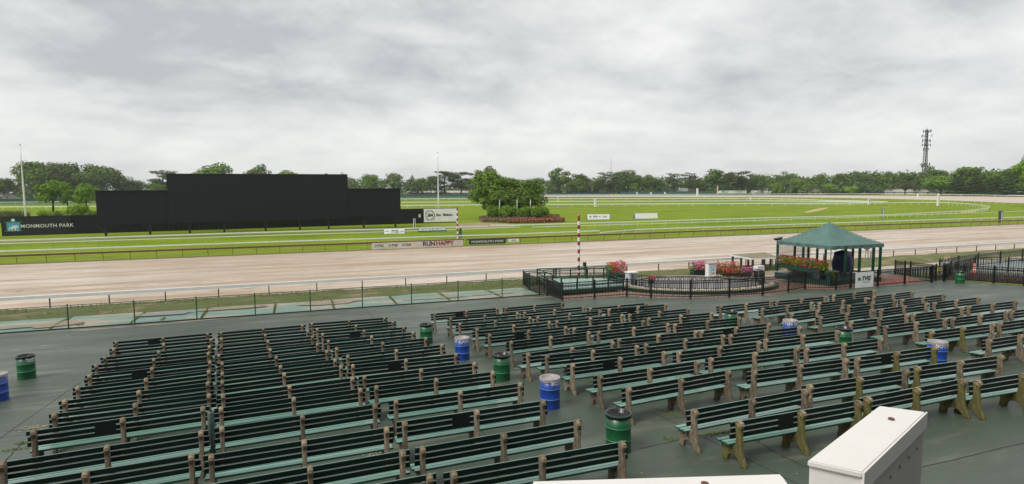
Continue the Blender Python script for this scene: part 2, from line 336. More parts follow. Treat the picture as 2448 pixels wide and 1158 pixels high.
# ================================================================ GROUND
XS = [-900, -500, -300, -150, -80, -50, -30, -15, 0, 15, 30, 45, 60, 80, 110, 150, 200, 260, 350, 500, 800, 1500, 3000]
def strip(name, ys, m, dz=0.0, xs=XS, zf=None, smooth=False):
    rows = [[(x, y, (zf(x, y) if zf else zg(y)) + dz) for x in xs] for y in ys]
    return sheet(name, rows, m, smooth=smooth)
strip('ground', [-300, -60, 0, 41.3, 42, 46, 50, 80, 110, 150, 200, 260, 335, 450, 700, 1200, 3000, 8000], field_m, dz=-0.2, xs=[-4000, -1500] + XS[:-1] + [3000, 6000])
strip('asphalt_apron', [-40, 0, 20, 41.05], apron_m)
# painted concrete gutter: one slab after another with open joints
gut = sheet('gutter_bed', [[(x, y, zg(y) - 0.06) for x in (-60, 18, 120)] for y in (41.45, 46.8)], soil_m)
x = -34.0; gl = []
slabs = []
while x < 17.3:
    wd = random.uniform(3.6, 4.6) if x < 30 else 5.0
    slabs.append((x, min(wd, 17.4 - x))); x += wd + 0.16
for i, (x, wd) in enumerate(slabs):
    b = MB(); y0, y1 = 41.5, 45.6 + random.uniform(-.25, .25); t0 = random.uniform(-.02, .03)
    pts = [(x, y0), (x + wd, y0), (x + wd + random.uniform(-.1, .1), y1), (x + random.uniform(-.1, .1), y1)]
    zz = [-2.0 + t0, -2.0 + random.uniform(-.02, .03), -2.07, -2.07 + random.uniform(-.02, .02)]
    vs = [(p[0], p[1], q - .1) for p, q in zip(pts, zz)] + [(p[0], p[1], q) for p, q in zip(pts, zz)]
    b.add(vs, [(3, 2, 1, 0), (4, 5, 6, 7), (0, 1, 5, 4), (1, 2, 6, 5), (2, 3, 7, 6), (3, 0, 4, 7)])
    b.build('slab', gutter_m, gut)
def blob(name, cx, cy, rx, ry, z, m, kind=None, parent=None, seed=0, n=28, rough=.25, tilt=0.0):
    b = MB(); vs = [(cx, cy, z)]
    for k in range(n):
        t = 2 * math.pi * k / n; q = 1 + rough * noise.noise(Vector((math.cos(t) * 1.3 + seed * 3.1, math.sin(t) * 1.3, seed)))*2
        vs.append((cx + rx * q * math.cos(t), cy + ry * q * math.sin(t), z + tilt * ry * q * math.sin(t)))
    b.add(vs, [(0, 1 + k, 1 + (k + 1) % n) for k in range(n)]); o = b.build(name, m, parent)
    if kind: o['kind'] = kind
    return o
for k, (x, y, rx, ry) in enumerate([(-13.55, 43.0, 1.3, .8), (-15.36, 42.9, 2.2, .35), (2.38, 44.2, 2.2, .9), (9.84, 43.0, 2.6, .3), (-3.99, 44.6, 2.2, .5), (14.49, 43.1, 1.8, .25)]):
    o = blob('silt_patch', x, y, rx, ry, -1.955 - (y - 41.5) * .012, silt_m, 'stuff', None, k + 1); tag(o, ['tan silt patch on gutter slab by second fence post', 'thin streak of silt at left end of gutter', 'broad wet silt fan in gutter left of centre', 'narrow silt streak on gutter slabs before the pen', 'silt film below weedy bank left of centre', 'small silt streak on last gutter slabs'][k])
o = blob('puddle', -8.23, 44.0, 1.9, .5, -1.957, water_m, 'structure', None, 9)
o = blob('apron_puddle', -8.28, 40.7, 1.3, .13, zg(40.7) + .012, water_m, 'structure', None, 4, tilt=-.066)
for k in range(16):
    x = -21 + k * 2.6 + random.uniform(-.6, .6); y = random.uniform(39.7, 40.8)
    o = blob('silt_film', x, y, random.uniform(1.0, 2.3), random.uniform(.08, .28), zg(y) + .006, mat('dried_silt', (0.30, 0.26, 0.20), (0.17, 0.17, 0.135), rough=.8, scale=2.5, space='World'), 'stuff', None, 40 + k, rough=.45, tilt=-.0662); o['label'] = 'thin dried silt streak along the fence foot'
# weedy bank
rows = []
for j, y in enumerate([45.3, 45.8, 46.4, 47.2, 48.0, 48.9, 49.8, 50.6]):
    hh = [-.04, .06, .17, .22, .20, .16, .07, -.05][j]
    rows.append([(xx * .7 - 70, y + .3 * noise.noise(Vector((xx * .2, j, 0))), -2.12 + hh + .10 * noise.noise(Vector((xx * .35, y * 1.2, 3)))) for xx in range(0, 330)])
sheet('grass_bank', rows, soil_m, smooth=True)
strip('dirt_track', [49.9, 58, 66, 74, 83.7], dirt_m, dz=0.0, zf=lambda x, y: -2.2)
# ragged turf edge by the brown rail
rows = []
for j in range(3):
    rows.append([(xx * .8 - 120, 83.55 + j * .35 + (.35 * noise.noise(Vector((xx * .33, 1, 0))) if j == 0 else 0), -2.2 + (.01, .12, .06)[j]) for xx in range(0, 620)])
sheet('turf_edge', rows, mat('dark_soil', (0.17, 0.13, 0.07), (0.12, 0.14, 0.03), rough=0.95, scale=1.0, bump=.6, space='World'), smooth=True)
strip('verge_grass', [84.2, 87, 92], grass2_m, dz=0.05)
strip('turf', [92, 98, 110, 130, 160, 200, 250, 300, 360], grass_m, dz=0.04)
# ---- far bend: dirt ribbon of the backstretch and turn
def ribbon(name, pts, wd, m, dz):
    rows = [[], []]; n = len(pts)
    for i, p in enumerate(pts):
        a = Vector(pts[max(i - 1, 0)]); c = Vector(pts[min(i + 1, n - 1)]); d = (c - a).normalized(); nn = Vector((d.y, -d.x))
        wv = wd[i] if isinstance(wd, (list, tuple)) else wd
        q = Vector(p) - nn * wv
        rows[0].append((p[0], p[1], zg(p[1]) + dz)); rows[1].append((q.x, q.y, zg(q.y) + dz))
    return sheet(name, rows, m)
pink_dirt = mat('far_track_dirt', (0.60, 0.47, 0.40), (0.52, 0.40, 0.33), rough=0.5, scale=0.05, stretch=(.3, 2, 1), space='World')
inner = ((-235.51, 471.52), (-189.98, 514.34), (-66.72, 526.84), (82.43, 480.6), (187.79, 432.5), (249.6, 380.37), (303.76, 330), (328.46, 290.9), (330.92, 257.59), (326.24, 218.11), (306.5, 173.13), (274.47, 134.52))
outer = ((-262.82, 526.34), (-217.84, 589.97), (-78.79, 622.6), (97.21, 566.6), (223.03, 513.67), (299.16, 455.94), (362.86, 394.26), (394.96, 349.89), (414.55, 322.79), (436.01, 291.66), (440.49, 249.05), (422.89, 207.56))
b = MB(); n_ = len(inner)
rows = [[(p[0], p[1], zg(p[1]) + .09) for p in inner], [(p[0], p[1], zg(p[1]) + .09) for p in outer]]
sheet('backstretch_track', rows, pink_dirt)
for k, q in enumerate([((38.6, 119.72), (37, 136.48), (44.85, 141.74), (50.37, 135.79), (47.73, 124.15), (40.8, 117.5)), ((186, 119.71), (176.58, 126.72), (171.25, 131.98), (192.81, 141.24), (222.61, 146.21), (208.29, 134.12))]):
    pass
def patch(name, pts, m, dz, label):
    b = MB(); c = (sum(p[0] for p in pts) / len(pts), sum(p[1] for p in pts) / len(pts))
    vs = [(c[0], c[1], zg(c[1]) + dz)] + [(p[0], p[1], zg(p[1]) + dz) for p in pts]; n = len(pts)
    b.add(vs, [(0, 1 + k, 1 + (k + 1) % n) for k in range(n)]); o = b.build(name, m); o['kind'] = 'structure'; return o
bare_m = mat('bare_earth', (0.34, 0.24, 0.15), (0.24, 0.20, 0.08), rough=0.9, scale=.25, stretch=(.5, 1.5, 1), space='World')
patch('bare_path', ((35.33, 133.99), (38.53, 138.31), (42.92, 139), (46.1, 134.23), (47.03, 128.99), (45.86, 122.07), (39.76, 119.89), (34.53, 120.78), (32.48, 124.97)), bare_m, .06, '')
patch('bare_strip', ((-47.73, 128.06), (-41.29, 126.72), (-33.14, 126.53), (-22.31, 128.92), (-7.71, 128.24), (8.06, 127.51), (21.83, 128.12), (34.88, 134.18), (33.55, 127.29), (20.8, 122.16), (7.62, 120.74), (-7.33, 121.68), (-21.06, 121.55), (-31.61, 120.59), (-39.27, 120.45), (-45.25, 121.32)), mat('worn_turf', (0.26, 0.20, 0.10), (0.14, 0.20, 0.03), rough=0.9, scale=.3, stretch=(.3, 1.5, 1), lo=.42, hi=.56, space='World'), .07, '')
patch('sand_scar', ((154.36, 148.81), (168.82, 159.53), (184.41, 170.46), (193.94, 175), (181.82, 165.3), (162.41, 151.75), (150.89, 144.15)), mat('pale_sand', (0.52, 0.38, 0.22), (0.34, 0.32, 0.10), rough=0.9, scale=.3, space='World'), .06, '')
patch('dry_turf', ((205.92, 135.21), (217.15, 137.15), (234.25, 144.88), (256.02, 157.47), (218.37, 136.59), (198.76, 125.49), (190.02, 123.51)), mat('dry_turf', (0.40, 0.34, 0.10), (0.22, 0.28, 0.04), rough=0.9, scale=.4, space='World'), .06, '')
patch('worn_ring', ((177.78, 223.92), (193.41, 209.98), (238.94, 213.82), (246.67, 196.32), (216.2, 187.24), (198.16, 195.99)), mat('worn_ring_turf', (0.16, 0.26, 0.02), (0.25, 0.27, 0.05), rough=0.9, scale=.1, space='World'), .06, '')

# small faded marks, cracks and litter on the apron
def apz(y): return zg(y)
b = MB()
for (x0, y0, x1, y1, wv) in [(-4.63, 30.64, -3.46, 30.34, 0.05), (-11.88, 34.56, -11.04, 34.44, 0.06), (-11.9, 35.26, -11.46, 35.14, 0.09), (-11.77, 38.29, -11.52, 38.29, 0.09), (-12.7, 34.44, -12.44, 34.42, 0.12), (40.42, 29.33, 43.59, 25.44, 0.05), (38.61, 26.88, 41.81, 23.29, 0.05), (7.32, 20.04, 7.61, 19.96, 0.03), (-5.45, 17.04, -5.45, 17.1, 0.02)]:
    a = Vector((x0, y0, 0)); c = Vector((x1, y1, 0)); d = (c - a).normalized(); nn = Vector((-d.y, d.x, 0)) * wv
    pts = []
    for k in range(9):
        t = k / 8; p = a.lerp(c, t); ww = math.sin(math.pi * t) * (0.6 + .4 * random.random())
        pts.append((p + nn * ww, p - nn * ww))
    vs = []; 
    for u_, v_ in pts: vs += [(u_.x, u_.y, apz(u_.y) + .006), (v_.x, v_.y, apz(v_.y) + .006)]
    b.add(vs, [(2 * k, 2 * k + 1, 2 * k + 3, 2 * k + 2) for k in range(8)])
tag(b.build('paint_scuffs', paint_line), 'faded pale scuff marks on the dark apron', None, None, 'stuff')
b = MB()
cr_ = [((7.26, 11.44), (7.62, 11.47), (8.09, 11.49), (8.74, 11.59), (9.28, 11.5)), ((9.96, 10.87), (9.82, 10.07), (9.78, 9.44), (9.8, 9.07)), ((-7.63, 19.56), (-7.25, 19.53), (-6.85, 19.45)), ((-8.77, 22.6), (-8.32, 22.24), (-7.88, 22.37), (-7.49, 22.33)), ((-6.47, 16.65), (-6.58, 17.4), (-6.64, 18.04), (-6.6, 18.35)), ((9.23, 13.93), (9.32, 13.46), (9.37, 12.97)), ((10.39, 9.05), (10.38, 7.18))]
for pl_ in cr_:
    for (xa, ya), (xb, yb) in zip(pl_[:-1], pl_[1:]):
        n_ = 6; prev = None
        for k in range(n_ + 1):
            t = k / n_; px_ = xa + (xb - xa) * t + random.uniform(-.03, .03); py_ = ya + (yb - ya) * t + random.uniform(-.03, .03)
            if prev:
                d = Vector((px_ - prev[0], py_ - prev[1])).normalized(); nn = Vector((-d.y, d.x)) * random.uniform(.006, .014)
                b.add([(prev[0] - nn.x, prev[1] - nn.y, apz(prev[1]) + .005), (prev[0] + nn.x, prev[1] + nn.y, apz(prev[1]) + .005), (px_ + nn.x, py_ + nn.y, apz(py_) + .005), (px_ - nn.x, py_ - nn.y, apz(py_) + .005)], [(0, 1, 2, 3)])
            prev = (px_, py_)
for yj in (8.2, 12.9, 19.0, 25.6, 31.3, 36.4):
    for i_ in range(120):
        xa = -34 + i_ * .85; xb = xa + .85
        if noise.noise(Vector((xa * .13, yj, 4))) < -.05: continue
        q0 = .05 * noise.noise(Vector((xa * .6, yj, 0))); q1 = .05 * noise.noise(Vector((xb * .6, yj, 0)))
        b.add([(xa, yj + q0 - .008, apz(yj) + .005), (xb, yj + q1 - .008, apz(yj) + .005), (xb, yj + q1 + .008, apz(yj) + .005), (xa, yj + q0 + .008, apz(yj) + .005)], [(0, 1, 2, 3)])
for xj in (-12.6, -7.4, 4.3, 9.0, 17.8, 31.0):
    for i_ in range(44):
        ya = 5 + i_ * .8; yb = ya + .8
        if noise.noise(Vector((xj, ya * .15, 8))) < .0: continue
        b.add([(xj - .007, ya, apz(ya) + .005), (xj + .007, ya, apz(ya) + .005), (xj + .007, yb, apz(yb) + .005), (xj - .007, yb, apz(yb) + .005)], [(0, 1, 2, 3)])
tag(b.build('apron_cracks', plain('crack_black', (0.012, 0.013, 0.011), .8)), 'fine dark cracks running across the apron', None, None, 'stuff')
def tuft_mesh(n, r, h, wd=0.012, seed=1):
    rnd = random.Random(seed); b = MB()
    for _ in range(n):
        a = rnd.uniform(0, 6.283); q = r * math.sqrt(rnd.random()); x, y = q * math.cos(a), q * math.sin(a)
        hh = h * rnd.uniform(.4, 1.1); t = rnd.uniform(0, 6.283); lx, ly = math.cos(t) * hh * .5, math.sin(t) * hh * .5
        b.add([(x - wd * math.sin(t), y + wd * math.cos(t), 0), (x + wd * math.sin(t), y - wd * math.cos(t), 0), (x + lx, y + ly, hh)], [(0, 1, 2)])
    return b
b = MB()
def weeds(cx, cy, rx, ry, n, h, z=None, seed=0):
    rnd = random.Random(seed)
    for _ in range(n):
        a = rnd.uniform(0, 6.283); q = math.sqrt(rnd.random()); x, y = cx + rx * q * math.cos(a), cy + ry * q * math.sin(a)
        zz = (apz(y) if z is None else z); hh = h * rnd.uniform(.4, 1.2); t = rnd.uniform(0, 6.283); w_ = h * .13
        b.add([(x - w_ * math.sin(t), y + w_ * math.cos(t), zz), (x + w_ * math.sin(t), y - w_ * math.cos(t), zz), (x + math.cos(t) * hh * .6, y + math.sin(t) * hh * .6, zz + hh)], [(0, 1, 2)])
for k, (cx, cy, rx, ry) in enumerate([(9.49, 11.53, 0.35, 0.1), (9.15, 11.5, 0.35, 0.12), (9.81, 11.48, 0.3, 0.07), (-6.61, 17.72, 0.35, 0.12), (-6.6, 18.19, 0.25, 0.1), (8.21, 11.68, 0.12, 0.15), (8.97, 17.24, 0.08, 0.06), (9.42, 13.22, 0.3, 0.2)]):
    weeds(cx, cy, rx, ry, 160, .045, None, k)
for k, (x, wd) in enumerate(slabs):
    weeds(x - .08, 43.5, .07, 2.0, 260, .10, -2.0, 30 + k)
weeds(-7.8, 42.2, .15, .6, 160, .09, -2.0, 99); weeds(-12.2, 42.3, .2, .2, 120, .07, -2.0, 98)
tag(b.build('weeds', mat('weed_green', (0.13, 0.20, 0.02), (0.20, 0.24, 0.05), rough=.9, scale=2)), 'small green weeds growing in cracks and slab joints', None, None, 'stuff')
b = MB(); rnd = random.Random(5)
for _ in range(9000):
    x, y = rnd.uniform(-22, 62) if rnd.random() < .8 else rnd.uniform(-40, 18), rnd.triangular(45.6, 50.2, 47.5); h = rnd.uniform(.04, .16)
    if noise.noise(Vector((x * .35, y * .7, 0))) < -.12: continue
    t = rnd.uniform(0, 6.283); z = -2.12 + .17 + .1 * noise.noise(Vector(((x + 70) / .7 * .35, y * 1.2, 3))) - (.1 if y > 49.3 else 0)
    b.add([(x - .03 * math.sin(t), y + .03 * math.cos(t), z - .04), (x + .03 * math.sin(t), y - .03 * math.cos(t), z - .04), (x + math.cos(t) * h * .5, y + math.sin(t) * h * .5, z + h)], [(0, 1, 2)])
tag(b.build('bank_grass', mat('bank_weed', (0.10, 0.15, 0.02), (0.19, 0.20, 0.05), rough=.9, scale=.8)), 'tufts of rough grass on the bank beside the track', None, None, 'stuff')
b = MB(); rnd = random.Random(8)
for _ in range(330):
    x, y = rnd.uniform(-14, 34), rnd.uniform(8.5, 38); z = apz(y) + .006; q = rnd.uniform(.008, .022); t = rnd.uniform(0, 6.28)
    b.add([(x + q * math.cos(t + k * 1.57) * rnd.uniform(.5, 1), y + q * math.sin(t + k * 1.57) * rnd.uniform(.5, 1), z + rnd.uniform(0, .006)) for k in range(4)], [(0, 1, 2, 3)])
tag(b.build('litter', plain('paper_litter', (0.62, 0.62, 0.58), .7)), 'tiny pale scraps of litter scattered over the apron', None, None, 'stuff')

# ================================================================ BENCHES
prof = [(.02, .955), (-.05, .95), (-.105, .915), (-.125, .865), (-.105, .81), (-.07, .76), (-.065, .62), (-.07, .45), (-.085, .30), (-.12, .17), (-.185, .07), (-.195, 0), (-.03, 0), (-.01, .06), (.06, .145), (.17, .185), (.28, .165), (.36, .10), (.385, .0), (.565, 0), (.555, .05), (.53, .13), (.535, .24), (.575, .33), (.60, .385), (.20, .385), (.135, .40), (.105, .46), (.085, .56), (.08, .88), (.065, .93)]
def support_mesh(seed):
    rnd = random.Random(seed); t = .043
    bm = bmesh.new()
    for sgn in (-1, 1):
        pass
    vs0 = [bm.verts.new((-t, a, z)) for a, z in prof]; vs1 = [bm.verts.new((t, a, z)) for a, z in prof]
    bm.faces.new(vs0[::-1]); bm.faces.new(vs1); n = len(prof)
    for i in range(n): bm.faces.new((vs0[i], vs0[(i + 1) % n], vs1[(i + 1) % n], vs1[i]))
    bmesh.ops.recalc_face_normals(bm, faces=bm.faces)
    ed = [e for e in bm.edges if abs(e.verts[0].co.x - e.verts[1].co.x) < 1e-6]
    bmesh.ops.bevel(bm, geom=ed, offset=.013, segments=1, affect='EDGES', clamp_overlap=True)
    bmesh.ops.triangulate(bm, faces=[f for f in bm.faces if len(f.verts) > 4])
    for v in bm.verts:
        if v.co.z > .80: v.co.x *= 1.12
        v.co += Vector((rnd.uniform(-.003, .003), rnd.uniform(-.003, .003), 0))
    me = bpy.data.meshes.new('concrete_support'); bm.to_mesh(me); bm.free()
    me.materials.append(conc_m); me.materials.append(cap_m)
    for p in me.polygons:
        if p.center.z > .87 and rnd.random() < .85: p.material_index = 1
    return me
sup = [support_mesh(k) for k in range(5)]
sup_moss = support_mesh(9); sup_moss.materials[0] = moss_m
HL = 1.83
def slat(name, y, z, dy, dz, seed):
    rnd = random.Random(seed); b = MB()
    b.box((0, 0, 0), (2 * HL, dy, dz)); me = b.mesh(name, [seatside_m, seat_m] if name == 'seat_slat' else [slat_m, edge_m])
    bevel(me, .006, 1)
    for p in me.polygons: p.material_index = 1 if p.normal.z > .9 else 0  # upward faces take painted reflection, all others painted shade
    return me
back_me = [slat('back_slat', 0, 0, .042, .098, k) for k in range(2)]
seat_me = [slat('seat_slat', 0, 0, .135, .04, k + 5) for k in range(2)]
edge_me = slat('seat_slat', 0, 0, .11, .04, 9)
b = MB(); b.box((0, 0, 0), (.42, .012, .34)); panel_me = b.mesh('back_panel', plate_m)
b = MB()
for k in (-1, 0, 1):
    for zz in (0, .113, .226):
        b.tube([(k * 1.68, -.006, zz), (k * 1.68, .012, zz)], .012, 6)
bolt_me = b.mesh('bolts', goldpost_m)
BENCH = (('A1', -5.3, 28.47, 3.69), ('A2', -4.96, 26.69, 4.21), ('A3', -4.81, 24.95, 4.95), ('A4', -4.69, 23.5, 5.02), ('A5', -4.44, 21.82, 4.83), ('A6', -4.27, 20.2, 6.42), ('A7', -4.12, 18.62, 4.86), ('A8', -3.92, 17.2, 2.94), ('A9', -3.89, 15.91, 4.39), ('A10', -3.69, 13.86, 4.86), ('A11', -3.67, 12.44, 3.51), ('B1', -1.41, 28.71, 3.77), ('B2', -1.23, 26.93, 2.67), ('B3', -1.07, 25.24, 4.51), ('B4', -0.94, 23.37, 5.3), ('B5', -0.69, 21.76, 4.86), ('B6', -0.52, 20.13, 4.28), ('B7', -0.39, 18.97, 5.42), ('B8', -0.22, 17.31, 3.95), ('B9', -0.13, 15.95, 3.71), ('B10', 0.05, 14.29, 3.8), ('B11', 0.06, 12.46, 2.13), ('B12', 0.14, 10.96, 2.65), ('C1', 2.37, 29.17, 0.24), ('C2', 2.55, 27.52, 3.36), ('C3', 2.7, 25.82, -0.78), ('C4', 2.83, 24.16, 2.59), ('C5', 3.04, 22.52, 4.78), ('C6', 3.29, 20.9, 3.77), ('C7', 3.32, 19.17, 0.81), ('C8', 3.5, 17.57, 2.21), ('C9', 3.65, 16.2, 1.74), ('C10', 3.93, 14.64, 1.75), ('C11', 3.84, 12.87, 1.44), ('C12', 3.9, 11.15, 2.07), ('C13', 4.13, 9.7, 0.39), ('D1', 8.25, 29.39, 1.95), ('E1', 12.09, 29.5, 3.2), ('D2', 8.56, 27.26, 0.28), ('E2', 12.31, 27.38, 3.26), ('F2', 15.78, 26.97, 2.31), ('D3', 8.52, 25.49, -0.26), ('E3', 12.31, 25.61, 2.76), ('F3', 16.34, 26.04, 1.26), ('D4', 8.8, 23.84, 1.31), ('E4', 12.57, 23.99, 2.1), ('F4', 16.31, 24.07, 2.31), ('D5', 8.85, 22.25, 2.38), ('E5', 12.4, 21.94, 2.56), ('F5', 16.38, 22.52, 0), ('D6', 9.11, 20.59, 4.84), ('E6', 12.87, 20.77, 3.69), ('F6', 16.43, 20.69, 1.24), ('D7', 8.9, 18.33, 4.74), ('E7', 12.8, 18.94, -0.31), ('F7', 16.32, 18.84, 1.87), ('D8', 9.32, 17.58, -0.77), ('E8', 13.1, 17.7, 1.26), ('F8', 16.74, 17.69, 0.94), ('D9', 9.53, 16.17, 2.36), ('E9', 13.33, 16.12, 1.87), ('F9', 17.21, 16.41, 0.25), ('D10', 9.6, 14.59, 2.87), ('E10', 13.62, 14.83, 0.07), ('F10', 17.18, 14.63, 1.01), ('D11', 9.65, 13.19, 4.9), ('E11', 13.58, 12.96, -0.49), ('F11', 17.39, 12.93, 0.21), ('D12', 9.98, 10.89, 2.88), ('E12', 13.79, 11.24, -0.25), ('F12', 17.79, 11.32, -1.41), ('D13', 10.3, 9.75, 0.06), ('E13', 14.11, 9.93, 1.61), ('F13', 17.67, 9.69, -1.51), ('G1', 21.5, 24.13, 3.25), ('H1', 25.04, 24.04, 0.93), ('I1', 29.33, 24.52, 4.52), ('G2', 22.65, 22.58, 5.14), ('H2', 26.23, 22.54, 2.89), ('I2', 30.49, 23.07, 5.98), ('G3', 22.46, 20.63, 5.67), ('H3', 26.62, 21.21, 4.01), ('I3', 30.44, 21.4, 3.66), ('G4', 22.76, 19.33, 5.19), ('H4', 26.67, 19.62, 5.15), ('I4', 30.58, 19.84, 2.41), ('G5', 22.75, 17.76, 2.81), ('H5', 26.47, 17.9, 3.06), ('I5', 30.53, 18.2, 1.06), ('G6', 22.97, 16.37, 0.89), ('H6', 26.74, 16.37, 0.84), ('I6', 30.51, 16.45, 1), ('G7', 23.22, 14.78, 0.15), ('H7', 26.99, 14.82, 1), ('G8', 23.29, 12.94, 1.15), ('B13', 0.36, 9.68, 1.5))
PANEL = {'A1', 'A5', 'A9', 'C3', 'C7', 'C11', 'D1', 'D5', 'D9', 'D13', 'F3', 'F7', 'F11'}
MOSS = {'D13': (0, 1, 2), 'E13': (0, 1, 2), 'F13': (0, 1, 2), 'G7': (0, 1), 'E12': (1,), 'F11': (1, 2), 'F12': (0,)}
ORD = ['', 'first', 'second', 'third', 'fourth', 'fifth', 'sixth', 'seventh', 'eighth', 'ninth', 'tenth', 'eleventh', 'twelfth', 'thirteenth']
BLK = {'A': ('left block', 'left bench'), 'B': ('left block', 'middle bench'), 'C': ('left block', 'right bench'), 'D': ('centre block', 'left bench'), 'E': ('centre block', 'middle bench'), 'F': ('centre block', 'right bench'),
       'G': ('right block', 'left bench'), 'H': ('right block', 'middle bench'), 'I': ('right block', 'right bench')}
gname = {'left block': 'benches in the left block', 'centre block': 'benches in the centre block', 'right block': 'benches in the right block'}
for bi, (nm, bx, by, ang) in enumerate(BENCH):
    blk, pos = BLK[nm[0]]; rw = int(nm[1:])
    lab = 'green slatted bench, %s, %s row back from track, %s of row' % (blk, ORD[rw], pos.replace(' bench', ' one'))
    if nm in PANEL: lab = 'green bench with black panel, %s, %s row back from track, %s of row' % (blk, ORD[rw], pos.replace(' bench', ' one'))
    t = thing('park_bench', lab, 'bench', (bx, by, zg(by)), R(ang), gname[blk], rx=-.066)
    rnd = random.Random(bi * 13 + 1)
    for k in (-1, 0, 1):
        ms = sup_moss if (k + 1) in MOSS.get(nm, ()) else sup[rnd.randrange(5)]
        put('concrete_support', ms, t, (k * 1.68 + rnd.uniform(-.012, .012), rnd.uniform(-.012, .012), 0), rnd.uniform(-.03, .03))
    for k in range(3):
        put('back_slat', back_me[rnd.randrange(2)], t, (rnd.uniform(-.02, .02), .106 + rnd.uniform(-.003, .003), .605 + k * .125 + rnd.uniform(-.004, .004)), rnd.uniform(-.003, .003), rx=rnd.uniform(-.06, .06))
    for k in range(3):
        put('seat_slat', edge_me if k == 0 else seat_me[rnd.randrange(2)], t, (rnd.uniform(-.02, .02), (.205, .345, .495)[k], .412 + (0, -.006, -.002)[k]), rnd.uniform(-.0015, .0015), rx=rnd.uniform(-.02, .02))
    if nm in PANEL:
        put('back_panel', panel_me, t, (-.36, .075, .73), 0)

# green stub post between benches, pipe, debris
t = thing('bollard', 'flaking green bollard post in gap between benches of left block', 'post', (*(-1.96, 15.27), zg(15.27)))
b = MB(); b.lathe([(.0, .0), (.075, 0), (.07, 1.0), (.06, 1.03), (0, 1.04)], n=12); b.build('shaft', mat('flaked_green', (0.05, 0.10, 0.085), (0.12, 0.15, 0.13), rough=.5, scale=6), t, True)
b = MB(); b.lathe([(0, 0), (.03, 0), (.03, .03), (0, .035)], c=(0, 0, 1.04), n=8); b.build('knob', iron_m, t)

# ================================================================ DRUMS
def drum_parts(t, body_m, ring_m, liner, rnd, txts):
    b = MB(); pr = [(0, 0), (.285, 0), (.29, .02), (.285, .04)]
    for h in (.30, .59):
        pr += [(.283, h - .022), (.292, h - .008), (.292, h + .008), (.283, h + .022)]
    pr += [(.283, .85), (.272, .85), (.272, .30), (0, .30)]
    b.lathe(pr, n=28); b.build('drum_body', body_m, t, True)
    for h in (.30, .59):
        b = MB(); b.lathe([(.288, h - .009), (.296, h - .004), (.296, h + .004), (.288, h + .009)], n=28); b.build('hoop', ring_m, t, True)
    b = MB(); b.tube([(.285 * math.cos(a * math.pi / 14), .285 * math.sin(a * math.pi / 14), .872) for a in range(29)], .011, 5, caps=False); b.build('rim', ring_m if liner != 'white' else rimw_m, t, True)
    m = bag_m if liner == 'black' else wbag_m
    b = MB(); n = 36; rows = 7; vs = []; fs = []
    for j in range(rows):
        for k in range(n):
            a = 2 * math.pi * k / n; f = noise.noise(Vector((math.cos(a) * 2.4, math.sin(a) * 2.4, j * .5 + rnd.random() * .1 + rnd.seedv)))
            rr, z = [(.296, .80 + .035 * f), (.297, .84), (.292, .885), (.262, .885 + .01 * f), (.225 + .04 * f, .82 + .05 * f), (.15 + .05 * f, .76 + .09 * f), (.02, .70)][j]
            vs.append((rr * math.cos(a), rr * math.sin(a), z))
    for j in range(rows - 1):
        for k in range(n): fs.append((j * n + k, j * n + (k + 1) % n, (j + 1) * n + (k + 1) % n, (j + 1) * n + k))
    b.add(vs, fs); b.build('bin_liner', m, t, False)
    for txt, sz, z, adeg, mm in txts:
        me = text_mesh(txt, sz, .002, .004, 'CENTER', 0, 1.05, 2); rr = .2955
        for v in me.vertices:
            a = R(adeg) + v.co.x / rr; q = rr + v.co.z
            v.co = Vector((q * math.cos(a), q * math.sin(a), z + v.co.y))
        me.materials.clear(); me.materials.append(mm); put('lettering', me, t)
class Rnd(random.Random): pass
DR = dict((k, (x, y)) for k, x, y in (('b1', -9.58, 27), ('b2', 5.52, 26.48), ('b3', 6.09, 22.42), ('b4', 6.45, 18.72), ('b5', 6.67, 15.19), ('b6', 6.76, 11.55), ('b7', 20.27, 13.72), ('b8', 19.85, 17.01), ('b9', 19.28, 22.69), ('b10', 19.59, 19.41), ('b11', -9.19, 23.62), ('b12', 46.61, 30.19)))
dspec = [('b1', 'g', 'black', 'green steel drum bin on open apron left of the benches', [('TRASH', .10, .76, -42, white_m), ('DISPOSAL', .045, .69, -42, white_m)]),
         ('b2', 'g', 'black', 'green drum bin in aisle nearest the chain link fence', []),
         ('b3', 'b', 'white', 'blue recycling drum lettered CANS in first aisle', [('CANS', .15, .765, -88, white_m), ('B', .15, .765, -158, white_m)]),
         ('b4', 'g', 'black', 'green drum bin in first aisle between two blue drums', []),
         ('b5', 'b', 'white', 'blue recycling drum with cut off BO lettering, middle of first aisle', [('BOTTLES', .15, .765, -46, white_m)]),
         ('b6', 'g', 'black', 'nearest green drum bin with black liner behind last left block bench', []),
         ('b7', 'b', 'white', 'blue drum lettered BOTTLES at the right side aisle', [('BOTTLES', .155, .765, -92, white_m)]),
         ('b8', 'g', 'black', 'green drum bin in second aisle left of the blue bottles drum', []),
         ('b9', 'g', 'black', 'green drum bin at the track end of second aisle', []),
         ('b10', 'b', 'white', 'blue recycling drum in second aisle behind first green bin', [('BOTTLES', .15, .765, -178, white_m), ('CANS', .15, .765, -66, white_m)]),
         ('b11', 'b', 'white', 'blue drum cut off by left edge of view', []),
         ('b12', 'g', 'black', 'green drum bin standing against the black iron fence', [('TRASH', .07, .76, -60, white_m)])]
hoopg = plain('worn_green_hoop', (0.10, 0.36, 0.22), .35); hoopb = plain('worn_blue_hoop', (0.22, 0.42, 0.72), .35)
